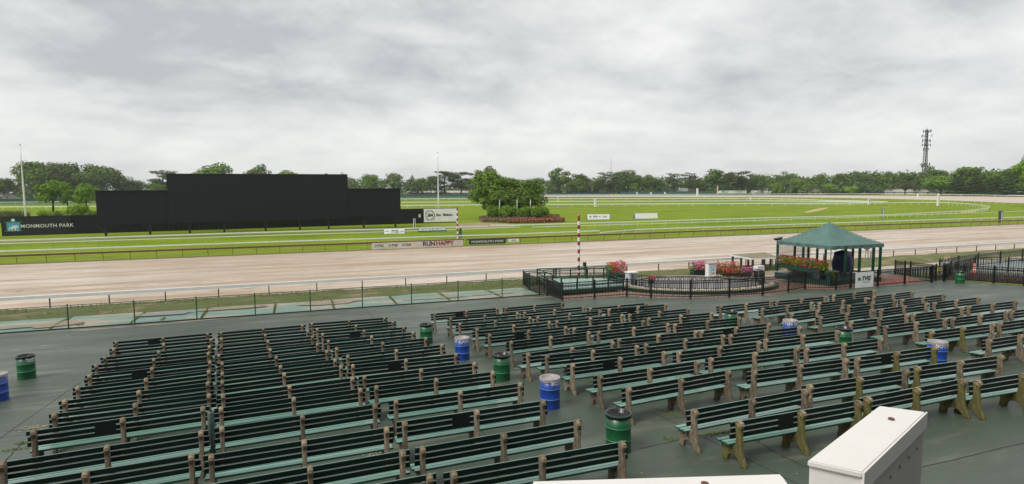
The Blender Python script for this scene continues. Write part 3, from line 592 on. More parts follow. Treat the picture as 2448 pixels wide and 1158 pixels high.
for i, (k, c, ln, lab, tx) in enumerate(dspec):
    x, y = DR[k]
    t = thing('drum_bin', lab, 'trash bin', (x, y, zg(y)), 0, 'steel drum bins on the apron')
    rr = Rnd(i); rr.seedv = i * 7.7
    drum_parts(t, gdrum_m if c == 'g' else blue_m, hoopg if c == 'g' else hoopb, ln, rr, tx)

# ================================================================ CHAIN LINK FENCE
t = thing('chain_link_fence', 'green chain link fence between the seating apron and gutter', 'fence', (0, 41.3, -1.985))
pb = MB(); pb.lathe([(0, 0), (.035, 0), (.035, 1.40), (.042, 1.41), (.03, 1.45), (0, 1.46)], n=8); pme = pb.mesh('post', fgreen_m)
for k in range(-5, 10): put('post', pme, t, (-12.48 + 3.35 * k, 0, 0))
b = MB(); b.tube([(-30, 0, 1.37), (17.4, 0, 1.37)], .024, 6); b.build('top_rail', fgreen_m, t)
b = MB(); b.box((-6.3, .0, .0), (47.4, .10, .10)); b.build('kerb', mat('dark_kerb', (0.02, 0.03, 0.025), (0.04, 0.05, 0.04), rough=.6, scale=2), t)
b = MB(); s = .085; x = -30.0; hgt = 1.25
while x < 17.4:
    for sg in (1, -1):
        xa = x if sg > 0 else x + hgt; xb = x + hgt if sg > 0 else x
        if xa > 17.4 or xb > 17.4: continue
        p = Vector((xa, sg * .003, .08)); q = Vector((xb, sg * .003, .08 + hgt)); d = (q - p).normalized(); a = Vector((d.z, 0, -d.x)) * .0032; c_ = Vector((0, .0032, 0))
        b.add([p - a, p + c_, p + a, q - a, q + c_, q + a], [(0, 1, 4, 3), (1, 2, 5, 4), (2, 0, 3, 5)])
    x += s
m_ = b.build('wire_mesh', plain('mesh_green', (0.02, 0.10, 0.07), .45), t); m_['kind'] = 'stuff'
# gate post and small iron gate at the end of it

# ================================================================ IRON FENCES
def iron_fence(name, label, pts, h=1.25, group=None, closed=False, gap=.115, big=True, cat='fence'):
    x0, y0 = pts[0]; t = thing(name, label, cat, (x0, y0, zg(y0)), 0, group); z0 = zg(y0)
    P = [Vector((p[0] - x0, p[1] - y0, zg(p[1]) - z0)) for p in pts]
    for p in P:
        b = MB(); b.box((0, 0, h / 2 + .02), (.095, .095, h + .04)); b.add([(-.05, -.05, h + .04), (.05, -.05, h + .04), (.05, .05, h + .04), (-.05, .05, h + .04), (0, 0, h + .11)], [(0, 1, 4), (1, 2, 4), (2, 3, 4), (3, 0, 4), (3, 2, 1, 0)]); b.build('post', iron_m, t, loc=p)
    for a, c in zip(P[:-1], P[1:]):
        for zz in (h - .04, h - .20, .16):
            b = MB(); b.bar(a + Vector((0, 0, zz)), c + Vector((0, 0, zz)), .04, .05); b.build('rail', iron_m, t)
        b = MB(); d = c - a; n = max(2, int(d.length / gap))
        for k in range(1, n):
            q = a + d * (k / n); b.box((q.x, q.y, q.z + .07 + (h - .1) / 2), (.027, .027, h - .1))
        o = b.build('pickets', iron_m, t); o['kind'] = 'stuff'
    return t
iron_fence('iron_fence', 'black iron picket fence zigzagging round the winners enclosure', [(17.54, 40.35), (17.22, 37.1), (19.66, 36.99), (22.18, 36.88), (22.97, 35.04), (24.86, 33.2), (27.37, 32.42), (29.87, 32.07), (32.64, 32.6), (34.91, 33.33), (36.34, 31.95), (37.75, 31.97), (40.2, 31.76), (43.01, 31.8), (45.54, 31.57)])
iron_fence('iron_gate', 'black iron gate carrying a small yellow notice', [(45.67, 31.59), (47, 31.63)], cat='gate')
iron_fence('iron_fence', 'black iron fence right of the gate, behind the green bin', [(47.03, 31.6), (47.87, 30.72), (48.03, 28.74), (47.93, 26.74), (47.6, 23.2), (47.3, 19.5)])
iron_fence('iron_fence', 'short diagonal iron fence joining the gate to red walkway', [(49.56, 37.55), (48.87, 36.17), (48.69, 35.52), (47.19, 32.36)])
iron_fence('iron_fence', 'farthest black iron fence beside outer track rail, right side', [(52.78, 35.93), (57.9, 37.72), (62.47, 38.88), (67.0, 39.6), (71.5, 40.2), (76, 40.6), (80.5, 41.0)], gap=.24)
iron_fence('iron_fence', 'middle iron fence of the paddock walkway at right edge', [(48.22, 32.45), (50.53, 33.47), (57.97, 36.29), (57.95, 33.6), (57.5, 31.0)], gap=.22)
iron_fence('iron_fence', 'black iron fence behind green viewing stand along the track', [(17.6, 44.2), (17.9, 46.2), (21.0, 46.5), (24.0, 46.8), (27.2, 47.2)])
iron_fence('iron_gate', 'small black iron gate left of the green viewing stand', [(17.5, 43.9), (17.53, 41.9), (17.54, 40.5)], cat='gate')
# yellow notice on gate
t = thing('notice', 'small yellow notice on the iron gate', 'sign', (*(46.29, 31.58), zg(31.6) + .98))
b = MB(); b.box((0, -.06, 0), (.34, .015, .22)); b.build('notice_plate', yellow_m, t)
text_on('STOP', .11, black_m, t, 0, 0, -.075)

# ================================================================ RAILS
def rail(name, label, pts, zr, post_gap, bar_w, bar_h, bm_, pm_, style, z_abs=None, start=0.0, cat='rail', group=None, pr=.03):
    """pts list of (x,y); rail height zr over ground"""
    x0, y0 = pts[0]; z0 = zg(y0); t = thing(name, label, cat, (x0, y0, z0), 0, group)
    V = [Vector((p[0] - x0, p[1] - y0, (z_abs if z_abs is not None else zg(p[1]) + zr) - z0)) for p in pts]
    b = MB()
    for a, c in zip(V[:-1], V[1:]):
        d = (c - a).normalized() * .0
        b.bar(a, c, bar_w, bar_h)
    b.build('rail_bar', bm_, t)
    if bm_ is gold_m:
        b = MB()
        for a, c in zip(V[:-1], V[1:]): b.bar(a + Vector((0, 0, bar_h / 2 + .025)), c + Vector((0, 0, bar_h / 2 + .025)), bar_w * 1.04, .05)
        b.build('rail_top', plain('tan_rail_top', (0.42, 0.33, 0.16), .4), t)
    h = zr
    pb = MB()
    if style == 'slant':
        pb.bar((0, .0, h - bar_h / 2), (0, .34, h * .55), pr * 2.2, pr * 1.6); pb.bar((0, .34, h * .55), (0, .46, 0), pr * 2.2, pr * 1.6)
    elif style == 'goose':
        pb.tube([(0, 0, h - bar_h * .5), (0, .14, h - bar_h * .5 - .02), (0, .26, h - bar_h - .12), (0, .30, h * .5), (0, .30, 0)], pr, 6)
    elif style == 'plain':
        pb.box((0, 0, (h - bar_h / 2) / 2), (pr * 2, pr * 2, h - bar_h / 2))
    pm = pb.mesh('post', pm_)
    acc = start
    for a, c in zip(V[:-1], V[1:]):
        ln = (c - a).length; d = (c - a).normalized(); ang = math.atan2(d.y, d.x)
        while acc <= ln:
            q = a + d * acc; put('post', pm, t, (q.x, q.y, q.z - h), ang); acc += post_gap
        acc -= ln
    return t
rail('outer_rail', 'long white outer rail of the dirt track on dark posts', [(-60, 50.0), (-16.6, 50.0), (18.4, 50.0), (62, 50.0), (120, 49.6), (220, 49)], .90, 3.55, .26, .22, white_m, plain('dark_post', (0.03, 0.05, 0.04), .5), 'plain', z_abs=-1.28, start=1.3, pr=.035)
for _ in (1,):
    g_ = rail('inner_rail', 'brown covered inner rail of dirt track, long left section', [(-90, 83.9), (23.25, 83.9)], 1.0, 2.83, .30, .22, gold_m, goldpost_m, 'goose', start=.6, pr=.03)
    b = MB(); x = -15.29
    while x < 23.14:
        b.box((x + 90, -.02, 1.12), (.26, .22, .08)); x += .62
    o = b.build('rail_nubs', plain('pale_brown_nub', (0.46, 0.36, 0.20), .5), g_); o['kind'] = 'stuff'
rail('inner_rail', 'brown covered inner rail of dirt track, right section', [(23.69, 83.9), (100, 83.9), (160, 82.5), (230, 80.5)], 1.0, 2.83, .30, .22, gold_m, goldpost_m, 'goose', pr=.03)
rail('turf_rail', 'white turf course rail behind brown rail, left stretch', ((-38.76, 90.59), (-34.1, 91.23), (-5.58, 91.91), (33.15, 91.34), (49.85, 92.15)), 1.0, 3.62, .16, .17, rail_m, white_m, 'slant', start=2.2, pr=.035)
rail('turf_rail', 'white rail that dips to the grass then runs right', [(47.72, 87.92), (57.17, 92.26), (85.16, 92.3), (118.84, 92.27), (161.8, 91.21), (220.6, 90.06)], 1.0, 3.62, .16, .17, rail_m, white_m, 'slant', start=7, pr=.035)
rail('turf_rail', 'thin white rail running before the scoreboard', ((-45.1, 105.59), (-39.2, 105.07), (-5.11, 105.47), (33.85, 107.03), (41.36, 108.27)), 1.0, 2.78, .08, .11, rail_m, grey_m, 'plain', start=1.1, pr=.018)
rail('turf_rail', 'thin white rail on the grass right of flower bed', ((43.49, 106.62), (98.66, 106.98), (141.92, 110.25), (199.99, 112.84), (291.14, 119.01)), 1.0, 2.78, .08, .11, rail_m, grey_m, 'plain', pr=.018)
rail('turf_rail', 'thick white rail directly before the scoreboard', ((-47.72, 111.8), (-41.7, 111.86), (-6.84, 113.73), (22.51, 113.44), (36.41, 113.2)), 1.0, 11.0, .17, .18, rail_m, grey_m, 'plain', start=6, pr=.03)
rail('turf_rail', 'white rail looping round the far end of infield', [(37.59, 115.47), (43.49, 113.81)] + list(((73.01, 114.42), (105.84, 114.79), (128.3, 113.42), (146.48, 113.81), (166.03, 116.8), (185.93, 120.54), (206.76, 128.11), (217.17, 132.79), (229.06, 139.81), (239.83, 148.82), (250.28, 159.75), (259.5, 173.44), (254.32, 182.78), (243.24, 186.35), (233.75, 183.18))), 1.0, 3.6, .16, .20, rail_m, white_m, 'slant', start=9, pr=.045)
rail('infield_rail', 'white inner rail on the far side of the infield', ((-130.16, 284), (-110.04, 297.53), (-31.56, 272.27), (41.65, 243.24), (99.1, 228.68), (147.27, 212.02), (190.86, 197.7), (235.12, 184.45)), 1.0, 5.6, .2, .30, rail_m, white_m, 'plain', start=3, pr=.06)
rail('infield_rail', 'second white rail beyond infield without visible posts', ((49.19, 287.11), (117.1, 269.71), (164.25, 250.25), (213.15, 231.5), (230.67, 213.37), (238.32, 193.72)), 1.0, 60, .2, .28, rail_m, white_m, 'plain', pr=.05)
rail('infield_rail', 'third white rail along the far turf course', ((-167.75, 366.37), (-148.81, 402.8), (-45.78, 396.21), (62.39, 363.85), (142.32, 327.77), (196.34, 299.19), (245.94, 267.16), (250.75, 248.14), (247.13, 225.86), (249.82, 207.42), (248.07, 193.03)), 1.0, 6.6, .2, .30, rail_m, white_m, 'plain', start=2, pr=.06)
rail('backstretch_rail', 'thin white inside rail round the far dirt bend', ((-192.22, 419.95), (-170.5, 461.65), (-54.36, 470.94), (74.45, 434.04), (168.65, 388.43), (222.62, 339.26), (275.79, 299.62), (298.71, 264.56), (301.28, 234.52), (297.77, 199.08), (278.7, 157.43)), 1.0, 4.5, .06, .07, rail_m, white_m, 'plain', pr=.035)
rail('backstretch_rail', 'white outside rail along the backstretch and bend', ((-215.83, 471.67), (-196.71, 532.79), (-63.96, 554.59), (89.07, 519.14), (208.97, 481.26), (291.93, 444.94), (377.03, 409.71), (446.22, 347.54), (451.56, 294.26), (439.81, 248.72), (432.36, 212.28)), 1.0, 9, .2, .34, white_m, white_m, 'plain', pr=.05)

# ================================================================ POLES
def striped(name, label, x, y, z, h, r, n):
    t = thing(name, label, 'pole', (x, y, z))
    for k in range(n):
        b = MB(); b.lathe([(0, 0), (r, 0), (r, h / n), (0, h / n)], n=12); b.build('band', red_m if (n - 1 - k) % 2 == 0 else white_m, t, loc=(0, 0, k * h / n))
    b = MB(); b.lathe([(0, 0), (r * .6, .02), (r * 1.15, .10), (r * 1.15, .16), (r * .5, .26), (0, .28)], n=10); b.build('finial', mat('brass_ball', (0.40, 0.22, 0.06), rough=.4), t, True, loc=(0, 0, h)); return t
striped('finish_pole', 'near red and white striped finish pole by the outer rail', 24.7, 49.6, -2.2, 5.6, .115, 15)
striped('finish_pole', 'far red and white striped finish pole beside white banner', 25.88, 97.2, -2.2, 5.2, .13, 12)
def flagpole(label, x, y, h):
    t = thing('flagpole', label, 'flagpole', (x, y, zg(y)))
    b = MB(); b.lathe([(0, 0), (.21, 0), (.19, h * .3), (.10, h * .85), (.07, h), (0, h)], n=10); b.build('shaft', white_m, t, True)
    b = MB(); b.lathe([(0, 0), (.10, .05), (.14, .14), (.10, .24), (0, .28)], n=8); b.build('ball', grey_m, t, True, loc=(0, 0, h))
    b = MB(); b.lathe([(0, 0), (.3, 0), (.3, .25), (.24, .3), (.2, .3)], n=10); b.build('base_collar', lgrey_m, t)
flagpole('bare white flagpole behind black wall at far left', *(-55.53, 162.19, 18.13))
flagpole('bare white flagpole behind black wall near white banner', *(35.62, 152.39, 17.34))
def marker(label, x, y, h, wd, c1, c2, knob=False):
    t = thing('distance_pole', label, 'marker post', (x, y, zg(y)))
    b = MB(); b.box((0, 0, h / 2), (wd, wd, h)); b.build('panel', c1, t)
    b = MB(); b.box((0, 0, 0), (wd * 1.25, wd * 1.25, .14)); b.build('cap', c2, t, loc=(0, 0, h + .07))
    for s in (-1, 1):
        b = MB(); b.box((0, 0, h / 2), (wd * .22, wd * 1.12, h * .99)); b.build('edge_strip', c2, t, loc=(s * wd * .5, 0, 0))
    if knob:
        b = MB(); b.lathe([(0, 0), (.3, .2), (.3, .4), (0, .6)], n=8); b.build('ball', c2, t, True, loc=(0, 0, h + .1))
    return t
marker('white distance pole with dark edges behind the tent', *(148.41, 116.71, 2.35), .42, white_m, grey_m)
marker('white distance pole with dark edges at right side rail', *(150.24, 89.33, 2.55), .5, white_m, plain('charcoal', (0.05, 0.055, 0.06), .5))
marker('tall pink and white distance pole with ball at the bend', *(244.27, 168.27, 4.53), .55, plain('pinkish_white', (0.7, 0.58, 0.56), .4), white_m, True)
marker('small grey distance pole where infield rails meet', *(233.49, 190.34, 2.25), .5, grey_m, white_m)
marker('white distance pole on infield rail right of tree clump', *(116.59, 219.2, 3.24), .6, white_m, white_m)
marker('small white distance pole on far rail just right of clump', *(136.06, 298.54, 2.5), .5, white_m, lgrey_m)
marker('small distance pole on far rail, mid right', *(242.67, 271.92, 2.35), .5, lgrey_m, white_m)
marker('small grey distance pole on far bend rail', *(354.78, 256.63, 2.77), .6, lgrey_m, white_m)
marker('pink and white pole by far green windscreen', *(291.84, 383.93, 6.06), .9, plain('pinkish_white2', (0.7, 0.58, 0.56), .4), white_m)
marker('white pole with pennant bracket by the long trailer', *(290.08, 358.6, 7.55), .45, white_m, plain('pink_cap', (0.7, 0.4, 0.36), .5), True)
marker('dark grey post behind brown rail beside far finish pole', *(26.33, 96.98, 1.61), .3, plain('slate', (0.09, 0.10, 0.11), .6), plain('slate2', (0.05, 0.05, 0.06), .6))
marker('grey and white post by the scoreboard right legs', *(24.64, 128.29, 1.8), .35, plain('slate3', (0.12, 0.13, 0.14), .6), white_m)
marker('pink and white marker behind left rail near bushes', *(-80.38, 297.61, 4.19), .55, plain('pinkish3', (0.7, 0.5, 0.46), .5), white_m, True)
for k, (x, y) in enumerate([(51.12, 148.99), (55.43, 147.41), (58.72, 146.2)]):
    t = thing('white_stake', 'white post standing against dark tree clump, %s of three' % ['left', 'middle', 'right'][k], 'post', (x, y, zg(y)), 0, 'white posts before the infield trees')
    b = MB(); b.lathe([(0, 0), (.08, 0), (.07, 5.2), (0, 5.2)], n=8); b.build('shaft', white_m, t, True)
    b = MB(); b.lathe([(.0, 0), (.09, 0), (.09, .1), (0, .12)], n=8); b.build('cap', lgrey_m, t, loc=(0, 0, 5.2))
# small spotlight post near the finish line
t = thing('junction_box_post', 'small green box on a post behind the viewing stand', 'post', (24.59, 48.2, -2.05))
b = MB(); b.box((0, 0, .55), (.05, .05, 1.1)); b.build('post', dgreen_m, t)
b = MB(); b.box((0, 0, 1.25), (.26, .2, .36)); b.build('box', dgreen_m, t)
b = MB(); b.box((0, -.11, 1.25), (.2, .02, .28)); b.build('lid', fgreen_m, t)

# ================================================================ SCOREBOARD
A_ = Vector((-33, 128, -2.0)); ang_s = math.atan2(3, 55)
t = thing('scoreboard', 'huge black blank scoreboard with raised centre section on legs', 'scoreboard', A_, ang_s)
for nm, x0, x1, z0, z1 in (('left_wing', -.2, 11.12, 2.15, 8.27), ('centre_screen', 11.16, 44.2, 2.15, 11.35), ('right_wing', 44.24, 55.3, 2.35, 8.38)):
    b = MB(); d = 1.2 if nm != 'centre_screen' else 1.5; b.box(((x0 + x1) / 2, d / 2 - (.15 if nm == 'centre_screen' else 0), (z0 + z1) / 2), (x1 - x0, d, z1 - z0))
    o = b.build(nm, screen_m, t)
    yy = -.155 if nm == 'centre_screen' else -.005
    n = max(3, int((x1 - x0) / 3.7)); b2 = MB()
    b2.box(((x0 + x1) / 2, d / 2 - .1, z1 + .05), (x1 - x0 + .1, d + .2, .1)); b2.build('coping', plain('coping_grey', (0.03, 0.035, 0.04), .5), o)
    b2 = MB()
    for k in range(1, n): b2.box((x0 + (x1 - x0) * k / n, yy, (z0 + z1) / 2), (.03, .012, z1 - z0 - .1))
    for k in range(1, 4): b2.box(((x0 + x1) / 2, yy, z0 + (z1 - z0) * k / 4), (x1 - x0 - .1, .010, .03))
    b2.build('panel_joints', plain('joint_black', (0.005, 0.006, 0.007), .7), o)
for k, x in enumerate([.9, 7.9, 14.5, 20.5, 28.0, 34.5, 40.2, 47.4, 54.2]):
    b = MB(); b.box((x, .6, 1.1), (.35, .35, 2.5)); b.bar((x, .6, .7), (x + (-1.3 if x < 10 else 1.3 if x > 45 else .001), .6, 2.1), .14); b.build('leg', plain('leg_black', (0.012, 0.013, 0.014), .5), t)
for x in (4, 26, 40):
    b = MB(); b.box((x, .3, 8.5 if x < 10 else 11.5), (.5, .3, .2)); b.build('top_light', iron_m, t)
# black wall behind with its banners
W0 = Vector((-50.3, 135.89, -1.95)); W1 = Vector((38.09, 142.84, -1.88)); wa = math.atan2(W1.y - W0.y, W1.x - W0.x); wl = (W1 - W0).length
t = thing('board_wall', 'low black board wall running behind scoreboard legs', 'wall', W0, wa)
n = 96
bm1 = MB(); bm1.box((0, 0, 1.82), (wl / n - .012, .10, 3.62)); wme = bm1.mesh('board', wallb_m)
for k in range(n): put('board', wme, t, (wl * (k + .5) / n, random.uniform(-.012, .012), random.uniform(-.01, .01)))
b = MB(); b.box((wl / 2, .12, 1.9), (wl, .08, .2)); b.box((wl / 2, .12, .5), (wl, .08, .2)); b.build('back_beam', wallb_m, t)
def on_wall(px0, px1): pass
ws = (0.87, 8.18, 80.13, 88.37, 0.07)
t2 = thing('wall_banner', 'black banner lettered MONMOUTH PARK with green clubhouse emblem', 'banner', W0, wa)
b = MB(); b.box((5.35, -.10, 1.82), (10.4, .03, 3.4)); b.build('backing', plain('banner_black', (0.012, 0.014, 0.016), .5), t2)
text_on('MONMOUTH PARK', .92, white_m, t2, ws[0] + 6.05, 1.75, -.13, .010, 0, 1.08, sx=.96)
em = MB(); cx = ws[0] + .95
em.box((cx, -.13, 1.72), (1.9, .02, 1.55)); em.build('emblem_ground', lblue_m, t2)
em = MB(); em.box((cx, -.145, 2.62), (2.5, .03, .18)); em.box((cx, -.145, .92), (2.7, .03, .13)); em.box((cx - 1.0, -.145, 1.75), (.16, .03, 1.6)); em.box((cx + 1.0, -.145, 1.75), (.16, .03, 1.6)); em.prism([(cx - .55, 2.71), (cx + .55, 2.71), (cx, 3.15)], -.16, -.13, 'y'); em.build('emblem_frame', tgreen_m, t2)
em = MB(); em.lathe([(0, 0), (.28, 0), (.28, .03), (0, .03)], n=14); o = em.build('emblem_dome', white_m, t2, loc=(cx, -.16, 2.95)); o.rotation_euler = (R(90), 0, 0)
em = MB(); em.prism([(cx - .85, 1.15), (cx - .7, 1.5), (cx - .35, 1.72), (cx - .05, 1.98), (cx + .25, 1.95), (cx + .5, 2.02), (cx + .78, 1.75), (cx + .72, 1.55), (cx + .42, 1.5), (cx + .3, 1.1), (cx + .18, 1.1), (cx + .12, 1.4), (cx - .12, 1.35), (cx - .2, 1.08), (cx - .33, 1.08), (cx - .32, 1.4), (cx - .55, 1.38)], -.165, -.145, 'y'); em.build('emblem_horse', white_m, t2)
em = MB()
for k in range(4): em.box((cx - .6 + k * .4, -.15, 1.07), (.22, .03, .22))
em.build('emblem_arches', plain('pale_blue', (0.4, 0.7, 0.8), .5), t2)
x0, x1 = ws[2], ws[3]
t2 = thing('wall_banner', 'white banner with BM circle and BetMakers lettering on black wall', 'banner', W0, wa)
b = MB(); b.box(((x0 + x1) / 2, -.10, 1.92), (x1 - x0, .04, 3.2)); b.build('backing', plain('bright_vinyl', (0.9, 0.91, 0.91), .4), t2)
ccx = x0 + 1.45 * (x1 - x0) / 8.0
b = MB()
ring = [(ccx + 1.12 * math.cos(a), -.14, 1.98 + 1.12 * math.sin(a)) for a in [R(-150 + k * 12) for k in range(28)]]
b.tube(ring, .075, 5); b.bar((ccx - 1.12, -.14, 1.75), (ccx - .55, -.14, 1.75), .08); b.build('ring', black_m, t2)
text_on('BM', .95, black_m, t2, ccx + .12, 1.95, -.13, .03)
text_on('Bet', .92, maroon_m, t2, ccx + 2.15, 2.0, -.13, .03, sx=.93)
text_on('Makers', .92, navy_m, t2, ccx + 4.52, 2.0, -.13, .03, sx=.93)
t2 = thing('wall_sign', 'small round white sign on black wall left of white banner', 'sign', W0, wa)
b = MB(); b.lathe([(0, 0), (.36, 0), (.36, .04), (0, .04)], n=16); o = b.build('disc', white_m, t2, loc=(x0 - 1.05, -.10, 1.9)); o.rotation_euler = (R(90), 0, 0); o.scale = (.75, 1.25, 1)
b = MB(); b.box((0, 0, 0), (.1, .02, .42)); b.build('figure', navy_m, t2, loc=(x0 - 1.05, -.15, 1.9))

# banners hung on the brown rail
def banner(label, p0, p1, y, z0, z1, m):
    t = thing('rail_banner', label, 'banner', (p0, y, z0)); b = MB(); b.box(((p1 - p0) / 2, 0, (z1 - z0) / 2), (p1 - p0, .02, z1 - z0)); b.build('sheet', m, t); return t
bx0, bx1 = 10.13, 23.09
t = banner('long white rail banner printed TVG three times and RUNHAPPY', bx0, bx1, 83.72, -2.12, -1.22, vinyl_m)
wv = bx1 - bx0
for k in range(3):
    xx = wv * (.075 + .147 * k)
    text_on('TVG', .42, black_m, t, xx + .18, .47, -.02, .012, .3)
    b = MB(); b.box((xx - .42, -.02, .47), (.34, .012, .25)); b.build('logo_block', tgreen_m, t)
    b = MB(); b.box((xx - .36, -.03, .43), (.3, .012, .04)); b.build('logo_stripe', white_m, t)
text_on('RUN', .86, navy_m, t, wv * .614, .50, -.02, .028)
text_on('HAPPY', .86, red_m, t, wv * .792, .50, -.02, .028)
gx0, gx1 = 23.97, 29.7
t = banner('dark green rail banner lettered MONMOUTH PARK', gx0, gx1, 83.72, -1.95, -1.24, plain('banner_green', (0.008, 0.05, 0.03), .5))
text_on('MONMOUTH PARK', .47, white_m, t, (gx1 - gx0) / 2, .36, -.02, .0, spacing=1.06, sx=(gx1 - gx0) / 4.9)
hx0, hx1 = 30.1, 31.7
t = banner('small white rail banner lettered RTN', hx0, hx1, 83.72, -1.75, -1.33, white_m)
text_on('RTN', .26, black_m, t, (hx1 - hx0) / 2, .2, -.02, .008)
for sx_ in (-.08, .08):
    b = MB(); b.prism([(0, 0), (.1 * (1 if sx_ < 0 else -1), .1), (.1 * (1 if sx_ < 0 else -1), -.1)], -.02, -.012, 'y'); b.build('arrow_mark', black_m, t, loc=((hx1 - hx0) / 2 + sx_ * 5.6, 0, .2))
# A-frame boards on the infield and small leaning boards before the scoreboard
def aboard(label, c0, c1, zb, h, m, lean=.28, txt=None, two=False):
    p, q = Vector((*c0, zb)), Vector((*c1, zb)); a = math.atan2(q.y - p.y, q.x - p.x); ln = (q - p).length
    t = thing('aframe_board', label, 'sign board', p, a)
    b = MB(); b.add([(0, 0, 0), (ln, 0, 0), (ln, lean, h), (0, lean, h), (0, .05, 0), (ln, .05, 0), (ln, lean + .05, h), (0, lean + .05, h)], [(0, 1, 2, 3), (7, 6, 5, 4), (0, 4, 5, 1), (3, 2, 6, 7), (0, 3, 7, 4), (1, 5, 6, 2)]); b.build('front_panel', m, t)
    b = MB(); b.add([(0, 2 * lean + .1, 0), (ln, 2 * lean + .1, 0), (ln, lean + .06, h), (0, lean + .06, h)], [(0, 1, 2, 3)]); b.build('back_panel', m, t)
    for e_ in (-.05, ln + .05):
        b = MB(); b.bar((e_, 0, 0), (e_, lean, h), .07); b.bar((e_, 2 * lean + .1, 0), (e_, lean, h), .07); b.build('frame_leg', iron_m, t)
    return t, ln
z_ = zg(138)
t, ln = aboard('white infield board printed TVG twice', (71.95, 139.59), (77.65, 137.92), z_ + .08, 1.35, white_m)
for k in range(2):
    o = text_on('TVG', .62, grey_m if k else black_m, t, ln * (.34 + .42 * k), .72, .10, .012, .3); o.rotation_euler = (R(-12), 0, 0)
    b = MB(); b.box((ln * (.14 + .41 * k), .10, .72), (.5, .02, .3)); o = b.build('logo_block', tgreen_m if k == 0 else lgrey_m, t)
aboard('blank white infield board right of the printed one', (84.79, 137.29), (91.36, 136.53), z_ + .08, 1.42, white_m)
pr0, pr1 = (16.1, 114), (19.94, 113.45)
t, ln = aboard('white board printed TVG lying behind the thin rail', (pr0[0], pr0[1]), (pr1[0], pr1[1]), -2.15, .95, white_m, .6)
o = text_on('TVG', .7, black_m, t, ln * .5, .45, .22, .02, .3); o.rotation_euler = (R(-30), 0, 0)
b = MB(); b.box((ln * .15, .24, .45), (.7, .02, .25)); b.build('logo_block', tgreen_m, t); b = MB(); b.box((ln * .88, .24, .45), (.6, .02, .2)); b.build('logo_block', tgreen_m, t)
pr0, pr1 = (23.05, 115.41), (28.45, 115.41)
t, ln = aboard('dark green board lettered MONMOUTH PARK behind thin rail', (pr0[0], pr0[1]), (pr1[0], pr1[1]), -2.15, .95, plain('board_green', (0.012, 0.09, 0.06), .5), .5)
o = text_on('MONMOUTH PARK', .62, white_m, t, ln * .5, .48, .18, .016); o.rotation_euler = (R(-27), 0, 0)

# ================================================================ TREES
def leaf_cloud(b, blobs, n, size, rnd, flat=0.0):
    """quads scattered through the outer volume of ellipsoid blobs"""
    tot = sum(q[3] * q[4] * q[5] for q in blobs) ** 1.0
    wts = [(q[3] * q[4] * q[5]) ** .67 for q in blobs]; sw = sum(wts)
    for q, wt in zip(blobs, wts):
        m = int(n * wt / sw)
        for _ in range(m):
            u = rnd.uniform(-1, 1); th = rnd.uniform(0, 6.2832); s = math.sqrt(1 - u * u); r_ = rnd.uniform(.55, 1.04)
            nrm = Vector((s * math.cos(th), s * math.sin(th), u))
            p = Vector((q[0] + nrm.x * q[3] * r_, q[1] + nrm.y * q[4] * r_, q[2] + nrm.z * q[5] * r_))
            nv = (nrm + Vector((rnd.uniform(-.8, .8), rnd.uniform(-.8, .8), rnd.uniform(-.5, 1.0) + flat))).normalized()
            a = nv.cross(Vector((rnd.uniform(-1, 1), rnd.uniform(-1, 1), rnd.uniform(-1, 1)))).normalized(); c = nv.cross(a)
            sz = size * rnd.uniform(.55, 1.3); a = a * sz; c = c * sz * rnd.uniform(.5, .9)
            b.add([p - a, p - c * .8, p + a, p + c], [(0, 1, 2, 3)])
